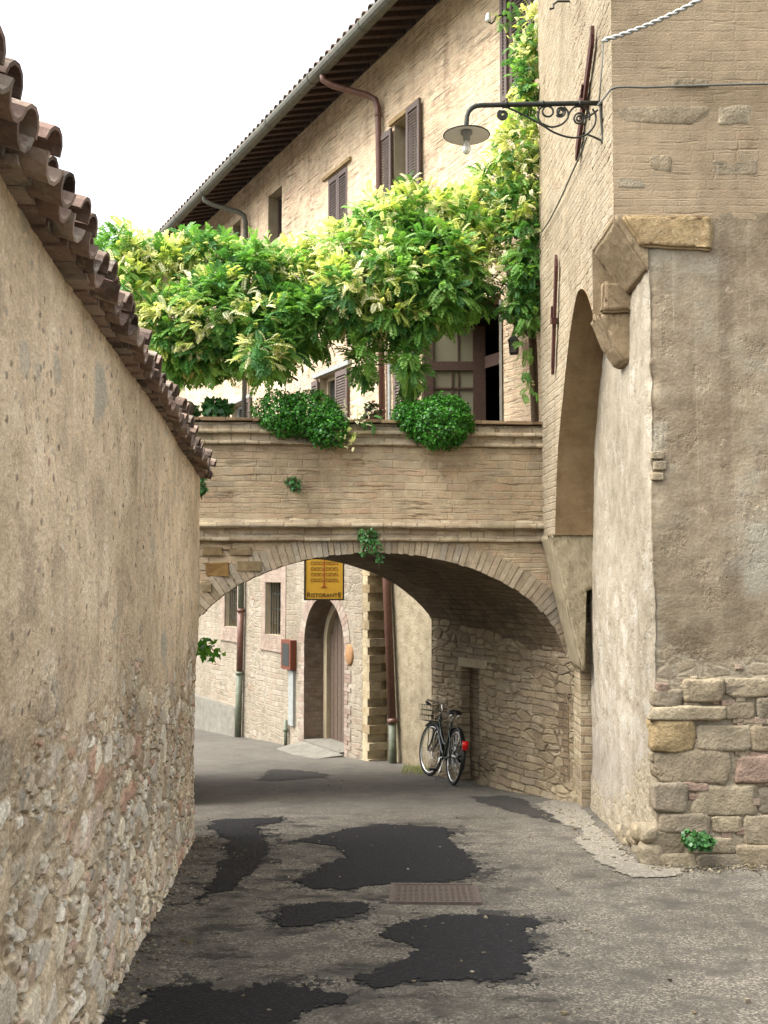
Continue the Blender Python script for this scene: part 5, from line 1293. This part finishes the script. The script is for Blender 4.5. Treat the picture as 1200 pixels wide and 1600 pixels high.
V = []; F = []
for x, w_, h_ in prof:
    for k_ in range(9):
        a = math.pi * k_ / 8; V.append((x, w_ * math.cos(a) if w_ else 0, .88 + h_ * math.sin(a) - (.02 if abs(math.cos(a)) > .9 else 0)))
for i in range(len(prof) - 1):
    for k_ in range(8): F.append((i * 9 + k_, i * 9 + k_ + 1, (i + 1) * 9 + k_ + 1, (i + 1) * 9 + k_))
    F.append((i * 9 + 8, i * 9, (i + 1) * 9, (i + 1) * 9 + 8))
m_.add(V, F); m_.build('saddle', M['saddle'], bk)
m_ = BMB(); m_.tube([stt, (.26, 0, .86)], .013, 8)
for s_ in (-.05, .05): m_.tube([(.16, s_, .865), (.18, s_, .82), (.2, s_, .815)], .018, 6)
m_.build('seat_post', M['chrome'], bk)
def guard(ax, a0, a1, fn, mat):
    m_ = BMB(); V = []; F = []; n = 26; R_ = WR + .045
    for i in range(n + 1):
        a = a0 + (a1 - a0) * i / n
        for w_, dr_ in ((-.03, -.014), (-.018, 0), (.018, 0), (.03, -.014)): V.append(fn((ax[0] + (R_ + dr_) * math.cos(a), w_, ax[2] + (R_ + dr_) * math.sin(a))))
    for i in range(n):
        for k_ in range(3): F.append((i * 4 + k_, i * 4 + k_ + 1, (i + 1) * 4 + k_ + 1, (i + 1) * 4 + k_))
    m_.add(V, F); return m_.build('mudguard', mat, bk)
guard(RA, .5, 3.5, lambda p: p, M['blackpaint']); guard(FA, .9, 3.35, ST, M['blackpaint'])
m_ = BMB(); m_.box((-.385, 0, .52), (.035, .07, .09)); m_.box((-.375, 0, .47), (.03, .05, .03)); m_.build('tail_light', M['red'], bk)
m_ = BMB(); m_.prism([(-.1, -.06, .3), (.5, -.06, .2), (.58, -.06, .29), (.5, -.06, .38), (-.1, -.06, .39)], (0, -.025, 0)); m_.build('chain_guard', M['blackpaint'], bk)
m_ = BMB(); m_.tube([(.44, .07, .29), (.5, .08, .13)], .01, 6); m_.tube([(.44, -.1, .29), (.38, -.11, .45)], .01, 6); m_.tube([(.44, -.1, .29), (.44, .07, .29)], .012, 6); m_.build('crank', M['chrome'], bk)
for c_ in ((.5, .13, .13), (.38, -.16, .45)):
    m_ = BMB(); m_.box(c_, (.09, .09, .028)); m_.build('pedal', M['rubber'], bk)
m_ = BMB()
bx0, bx1, byw, bz0, bz1 = .93, 1.2, .16, .72, .93
for z in np.linspace(bz0, bz1, 4):
    s_ = .8 + .2 * (z - bz0) / (bz1 - bz0); m_.tube([(bx0, -byw * s_, z), (bx1, -byw * s_, z), (bx1, byw * s_, z), (bx0, byw * s_, z), (bx0, -byw * s_, z)], .0045, 4)
for k_ in range(9):
    y = -byw + k_ * byw / 4
    for xx in (bx0, bx1): m_.tube([(xx, y * .8, bz0), (xx, y, bz1)], .003, 4)
    m_.tube([(bx0, y * .8, bz0), (bx1, y * .8, bz0)], .003, 4)
for k_ in range(6):
    xx = bx0 + k_ * (bx1 - bx0) / 5
    for y in (-byw, byw): m_.tube([(xx, y * .8, bz0), (xx, y, bz1)], .003, 4)
m_.tube([(.93, .03, .75), (.86, .0, .82)], .008, 5); m_.tube([(1.05, .05, .345), (1.05, .06, .72)], .006, 5); m_.tube([(1.05, -.05, .345), (1.05, -.06, .72)], .006, 5)
m_.V = [ST(v) for v in m_.V]; m_.build('basket', M['iron'], bk)
m_ = BMB(); m_.tube([(.3, .04, .31), (.22, .16, .02)], .009, 6); m_.build('kickstand', M['chrome'], bk)

# ------------------------------------------------------------------ plants
def leaves_mesh(name, tmplV, tmplF, pos, fwd, upn, size, cols, mat, parent, curl=None):
    # copies of a small leaf drawn into one mesh
    N = len(pos); k = len(tmplV); T = np.asarray(tmplV)
    f = fwd / (np.linalg.norm(fwd, axis=1)[:, None] + 1e-9); s = np.cross(f, upn); s /= np.linalg.norm(s, axis=1)[:, None] + 1e-9; u = np.cross(s, f)
    V = pos[:, None, :] + size[:, None, None] * (T[None, :, 0, None] * f[:, None, :] + T[None, :, 1, None] * s[:, None, :] + T[None, :, 2, None] * u[:, None, :])
    F = np.asarray(tmplF)[None] + (np.arange(N) * k)[:, None, None]
    C = np.repeat(cols[:, None, :], k, 1)
    return mesh_obj(name, V.reshape(-1, 3), F.reshape(-1, len(tmplF[0])), mat, parent, tint=C.reshape(-1, 3))
# wisteria leaf: a midrib with five pairs of leaflets and an end leaflet (length 1)
def pinnate(pairs=5):
    V = []; F = []
    def leaflet(x, z, ang, side, l, w, droop):
        d = np.array([math.cos(ang), side * math.sin(ang), -droop]); d /= np.linalg.norm(d); p = np.array([-side * math.sin(ang), math.cos(ang), 0.]) ; 
        b = len(V); base = np.array([x, 0, z])
        V.extend([base, base + d * l * .45 + p * w + np.array([0, 0, .03]), base + d * l, base + d * l * .45 - p * w + np.array([0, 0, .03])]); F.append((b, b + 1, b + 2, b + 3))
    for i in range(pairs):
        x = .22 + .62 * i / (pairs - 1); z = .12 * math.sin(x * 2.2) - .25 * x * x
        l = .3 * (1 - .25 * abs(i - pairs * .45) / pairs)
        for sd in (1, -1): leaflet(x, z, 1.05 - .3 * i / pairs, sd, l, .088, .35)
    leaflet(.86, -.14, 0., 1, .3, .09, .5)
    return np.array(V), F
PV, PF = pinnate()
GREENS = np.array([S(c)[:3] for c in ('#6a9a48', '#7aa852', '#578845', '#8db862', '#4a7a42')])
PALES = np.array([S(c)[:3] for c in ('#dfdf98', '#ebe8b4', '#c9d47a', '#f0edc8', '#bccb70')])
def vine_shoots(clumps, per, pale, leaf=.2, rng=RNG, down=.35):
    pos = []; fw = []; up = []; sz = []; co = []
    for (px, py, Y_, rx, ry, rd) in clumps:
        c = np.array(at(px, py, Y_)); a = rx / FOC * Y_; b = ry / FOC * Y_
        n = int(per * (a * b + a * rd + b * rd) / 3 / .16) + 2
        for _ in range(n):
            d = rng.normal(size=3); d /= np.linalg.norm(d); rad = rng.uniform(.55, 1.08) ** .6
            p = c + d * np.array([a, rd, b]) * rad
            outn = d * np.array([1, 1, 1.]) + np.array([0, -.25, .25]); outn /= np.linalg.norm(outn)
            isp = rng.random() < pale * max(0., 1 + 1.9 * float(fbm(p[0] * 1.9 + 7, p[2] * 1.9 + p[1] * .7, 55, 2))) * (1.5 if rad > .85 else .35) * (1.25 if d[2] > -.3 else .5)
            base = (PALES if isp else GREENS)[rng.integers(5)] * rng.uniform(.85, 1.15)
            nl = rng.integers(5, 9)
            for k in range(nl):
                r_ = rng.normal(size=3); f = outn * .8 + r_ * .6; f[2] -= down * (rng.random() + .3)
                if isp: f[2] += .25
                pos.append(p + rng.normal(size=3) * .035); fw.append(f); up.append(np.array([0, -.35, 1.]) + rng.normal(size=3) * .35)
                sz.append(leaf * rng.uniform(.7, 1.2) * (.75 if isp else 1.)); co.append(base * rng.uniform(.85, 1.12))
    return [np.array(v) for v in (pos, fw, up, sz, co)]
CL = [(200,405,12.2,42,40),(205,455,12.0,40,42),(268,432,12.3,55,48),(262,510,11.9,48,46),(268,545,12.0,24,24),(330,415,12.4,60,46),(345,490,11.8,64,55),(318,545,12.0,55,36),(305,560,12.2,30,18),(370,550,12.2,46,24),(400,440,12.2,60,58),
      (412,525,11.8,58,50),(412,560,11.6,26,20),(468,440,12.4,52,55),(478,500,12.0,46,40),(530,405,12.3,48,48),(545,462,11.9,52,50),(540,485,12.2,36,18),(600,368,12.4,52,46),(612,438,12.0,58,55),(612,492,12.0,44,30),(655,338,12.5,50,44),
      (682,418,12.1,60,58),(688,468,12.1,48,36),(730,350,12.5,52,52),(738,425,12.4,36,48),(775,310,12.6,42,46),(652,505,12.1,24,20),(640,570,12.2,10,26),(566,560,12.2,8,18)]
CLW = [c + (.55,) for c in CL]
wis = thing('wisteria', 'large pale green and yellow wisteria spreading over the terrace and parapet', 'climbing plant', (-.3, 12.6, 2.34))
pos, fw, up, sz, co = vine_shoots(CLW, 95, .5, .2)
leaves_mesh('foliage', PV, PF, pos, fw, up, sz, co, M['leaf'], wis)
m_ = MB(); trunk = smoothp([(0, 0), (1, 0)]); 
def limb(pts, r0, r1): 
    n = len(pts); m_.tube(pts, [r0 + (r1 - r0) * i / (n - 1) for i in range(n)], 7)
limb([(1.82, 12.72, 2.34), (1.82, 12.72, 3.4), (1.78, 12.65, 4.5), (1.2, 12.6, 4.95), (.4, 12.4, 5.0), (-.4, 12.3, 4.8), (-1.4, 12.3, 4.7), (-2.6, 12.2, 4.9), (-3.1, 12.1, 4.9)], .04, .012)
limb([(-2.65, 12.6, 2.34), (-2.6, 12.55, 3.2), (-2.4, 12.4, 4.0), (-1.9, 12.2, 4.6)], .045, .02)
for p in CL[::2]:
    c = at(p[0], p[1], p[2]); limb([(c.x * .8 + .05, 12.4, c.z - .1), (c.x * .9, 12.3, c.z), tuple(c)], .014, .006)
limb([at(790, 440, 12.5), at(775, 462, 12.4), at(752, 478, 12.3)], .008, .006)
m_.build('stem', M['bark'], wis, smooth=True)
CV = [(829,45,12.1,12,32,.14),(827,90,12.1,13,34,.14),(824,135,12.1,15,34,.16),(820,180,12.1,22,38,.2),(806,232,12.1,36,36,.28),(818,270,12.1,30,36,.25),(812,315,12.1,32,40,.28),(815,365,12.1,32,40,.25),(822,415,12.1,26,40,.22),(812,455,12.1,26,30,.2),(822,490,12.1,22,24,.15)]
vn = thing('climbing_vine', 'yellow green vine climbing the corner beside the tall shutters', 'climbing plant', (1.66, 12.3, 2.34))
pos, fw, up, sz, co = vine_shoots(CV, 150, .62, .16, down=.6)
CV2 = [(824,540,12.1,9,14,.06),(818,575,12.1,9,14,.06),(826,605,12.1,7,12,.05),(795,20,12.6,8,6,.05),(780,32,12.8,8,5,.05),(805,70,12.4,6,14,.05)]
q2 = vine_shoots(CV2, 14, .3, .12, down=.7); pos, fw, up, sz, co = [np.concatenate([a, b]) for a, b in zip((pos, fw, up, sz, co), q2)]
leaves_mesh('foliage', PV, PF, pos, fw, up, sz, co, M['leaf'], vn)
m_ = MB(); limb([(1.86, 12.75, 2.34), (1.85, 12.72, 4.0), (1.78, 12.5, 5.5), (1.76, 12.35, 7.0), (1.76, 12.3, 8.2)], .03, .01); m_.build('stem', M['bark'], vn, smooth=True)

OV = np.array([(0, 0, 0), (.5, .4, .06), (1, 0, -.05), (.5, -.4, .06)]); OF = [(0, 1, 2, 3)]
SHR = np.array([S(c)[:3] for c in ('#2f6b1c', '#3f7f28', '#356f22', '#54932f', '#2a5a1e')])
def shrub(name, label, cat, clumps, n, leaf, pal, group=None, mat='box_leaf', loc=None, stems=True):
    P_, F_, U_, S_, C_ = [], [], [], [], []
    for (px, py, Y_, rx, ry, rd), share in clumps:
        c = np.array(at(px, py, Y_)); a = rx / FOC * Y_; b = ry / FOC * Y_
        k = int(n * share); d = RNG.normal(size=(k, 3)); d /= np.linalg.norm(d, axis=1)[:, None]
        lump = 1 + .3 * fbm(d[:, 0] * 3.4 + px, d[:, 2] * 3.4 + d[:, 1] * 2, int(px) % 97, 4)
        r = RNG.uniform(.7, 1.03, k) ** .7 * lump
        p = c + d * np.array([a, rd, b]) * r[:, None]
        f = d * .35 + RNG.normal(size=(k, 3)) * .8; f[:, 2] -= .3
        P_.append(p); F_.append(f); U_.append(d * 1.2 + np.array([0, 0, .5]) + RNG.normal(size=(k, 3)) * .35); S_.append(leaf * RNG.uniform(.6, 1.25, k))
        C_.append(pal[RNG.integers(len(pal), size=k)] * RNG.uniform(.75, 1.25, (k, 1)))
    P_, F_, U_, S_, C_ = [np.concatenate(v) for v in (P_, F_, U_, S_, C_)]
    c0 = at(clumps[0][0][0], clumps[0][0][1], clumps[0][0][2])
    t = thing(name, label, cat, loc or c0, group)
    leaves_mesh('foliage', OV, OF, P_, F_, U_, S_, C_, M[mat], t)
    if stems:
        for (px, py, Y_, rx, ry, rd), share in clumps:
            m_ = MB(); c = at(px, py, Y_)
            for k in range(5):
                e = c + Vector((random.uniform(-.8, .8) * rx / FOC * Y_, random.uniform(-.6, .3) * rd, random.uniform(-.7, .7) * ry / FOC * Y_)); m_.tube([c + Vector((0, .15, -.1)), c.lerp(e, .5) + Vector((0, 0, .04)), e], .005, 4)
            m_.build('stem', M['bark'], t)
    return t
shrub('trailing_shrub', 'wide dark green shrub spilling over the parapet left of centre', 'shrub', [((437, 648, 11.6, 42, 36, .3), .36), ((485, 650, 11.6, 50, 40, .32), .42), ((512, 668, 11.5, 32, 32, .25), .22)], 11000, .034, SHR, 'shrubs on the parapet', loc=(-.95, 11.8, 3.33))
shrub('trailing_shrub', 'round dark green shrub spilling over the parapet below the terrace door', 'shrub', [((683, 660, 11.65, 56, 42, .34), .88), ((632, 648, 11.7, 20, 20, .2), .12)], 10000, .034, SHR, 'shrubs on the parapet', loc=(.55, 11.9, 3.33))
# seedlings, weeds and sprigs
YG = np.array([S(c)[:3] for c in ('#a9bb4e', '#c4cc74', '#8fae45')])
t = thing('trailing_sprig', 'pale yellow leaved sprig hanging over the parapet between the two shrubs', 'plant', at(552, 660, 11.5))
pos, fw, up, sz, co = vine_shoots([(545, 640, 11.55, 16, 18, .1), (556, 665, 11.45, 10, 14, .06), (540, 692, 11.45, 12, 10, .06), (570, 650, 11.6, 14, 8, .08)], 12, .9, .11, down=.5)
leaves_mesh('foliage', PV, PF, pos, fw, up, sz, co, M['leaf'], t)
DK = np.array([S(c)[:3] for c in ('#2f5a2c', '#3f6e38', '#527a48', '#38602f')])
shrub('potted_plant', 'low leafy plant behind the parapet at the left', 'plant', [((338, 640, 12.0, 22, 14, .15), .8), ((300, 645, 12.0, 10, 8, .1), .2)], 700, .07, DK, loc=at(338, 655, 12.0))
shrub('potted_plant', 'small dark leaved plant behind the parapet between the shrubs', 'plant', [((582, 642, 12.0, 14, 14, .12), 1.)], 130, .06, np.array([S('#4a5a34')[:3], S('#5a4636')[:3]]), loc=at(582, 655, 12.0))
shrub('wall_ivy', 'dark ivy hanging down the bridge end beside the tiled wall', 'ivy', [((306, 745, 11.2, 12, 22, .08), .5), ((300, 700, 11.3, 9, 26, .08), .3), ((312, 765, 11.2, 9, 8, .06), .2)], 900, .045, DK, loc=at(303, 700, 11.4))
shrub('wall_weed', 'small grey green weed growing out of the bridge wall', 'weed', [((455, 752, 11.58, 11, 4, .04), .6), ((462, 761, 11.56, 8, 5, .04), .4)], 170, .04, DK, loc=at(452, 750, 11.65), group='weeds in the walls')
shrub('wall_weed', 'trailing green weed over the top of the arch', 'weed', [((575, 838, 11.55, 15, 11, .05), .55), ((585, 855, 11.5, 12, 9, .05), .25), ((592, 872, 11.5, 5, 7, .03), .1), ((568, 858, 11.5, 5, 10, .03), .1)], 420, .036, DK * 1.2, loc=at(577, 830, 11.65), group='weeds in the walls')
shrub('wall_weed', 'bright green weed at the boulder foot of the corner house', 'weed', [((1082, 1312, 8.12, 14, 11, .08), .6), ((1102, 1316, 8.12, 12, 10, .07), .4)], 420, .04, DK, loc=at(1090, 1325, 8.2), group='weeds in the walls')
# leafy branch beyond the left wall
t = thing('leafy_branch', 'bright green leafy branch poking out past the far end of the left wall', 'plant', (-2.75, 13.9, -1.05))
MPV = np.array([(0, 0, 0), (.3, .42, .05), (.55, .2, 0), (1, 0, -.1), (.55, -.2, 0), (.3, -.42, .05)]); MPF = [(0, 1, 2, 3, 4, 5)]
n = 60; ps = []; 
for i in range(n):
    px = 312 + abs(RNG.normal()) * 14; py = 1012 + RNG.normal() * 9 + max(0, px - 325) * .5; ps.append(np.array(at(min(px, 348), py, 14. + RNG.normal() * .12)))
ps = np.array(ps)
leaves_mesh('foliage', MPV, MPF, ps, RNG.normal(size=(n, 3)) + np.array([.5, -.4, -.5]), RNG.normal(size=(n, 3)) * .4 + np.array([0, -.6, 1]), RNG.uniform(.07, .13, n), np.array([S('#5f9a35')[:3], S('#4a8530')[:3], S('#7db04a')[:3]])[RNG.integers(3, size=n)], M['leaf'], t)
m_ = MB(); e = at(345, 1030, 14.); limb([(-2.75, 13.9, -1.1), (-2.7, 13.9, -.2), tuple(at(312, 1008, 14.)), tuple(at(328, 1010, 14.)), tuple(e)], .02, .005); m_.build('stem', M['bark'], t)
# thin grass at the wall foot by the bicycle
n = 900
gx = []; 
for i in range(n):
    q = on_ground(RNG.uniform(628, 690), 1203 + RNG.normal() * 5); gx.append((q.x, q.y, float(gz(q.x, q.y))))
gx = np.array(gx)
BV = np.array([(0, .06, 0), (0, -.06, 0), (1, 0, .0)]); BF = [(0, 1, 2)]
o = leaves_mesh('grass_tufts', BV, BF, gx, RNG.normal(size=(n, 3)) * .5 + np.array([0, 0, 1.]), np.tile(np.array([1., 0, 0]), (n, 1)) + RNG.normal(size=(n, 3)) * .5, RNG.uniform(.03, .08, n), np.array([S('#6f7f3a')[:3], S('#7f8a4c')[:3], S('#8f8a55')[:3]])[RNG.integers(3, size=n)], M['leaf'], None)
o['kind'] = 'stuff'; o['label'] = 'thin dusty grass along the wall foot by the bicycle'
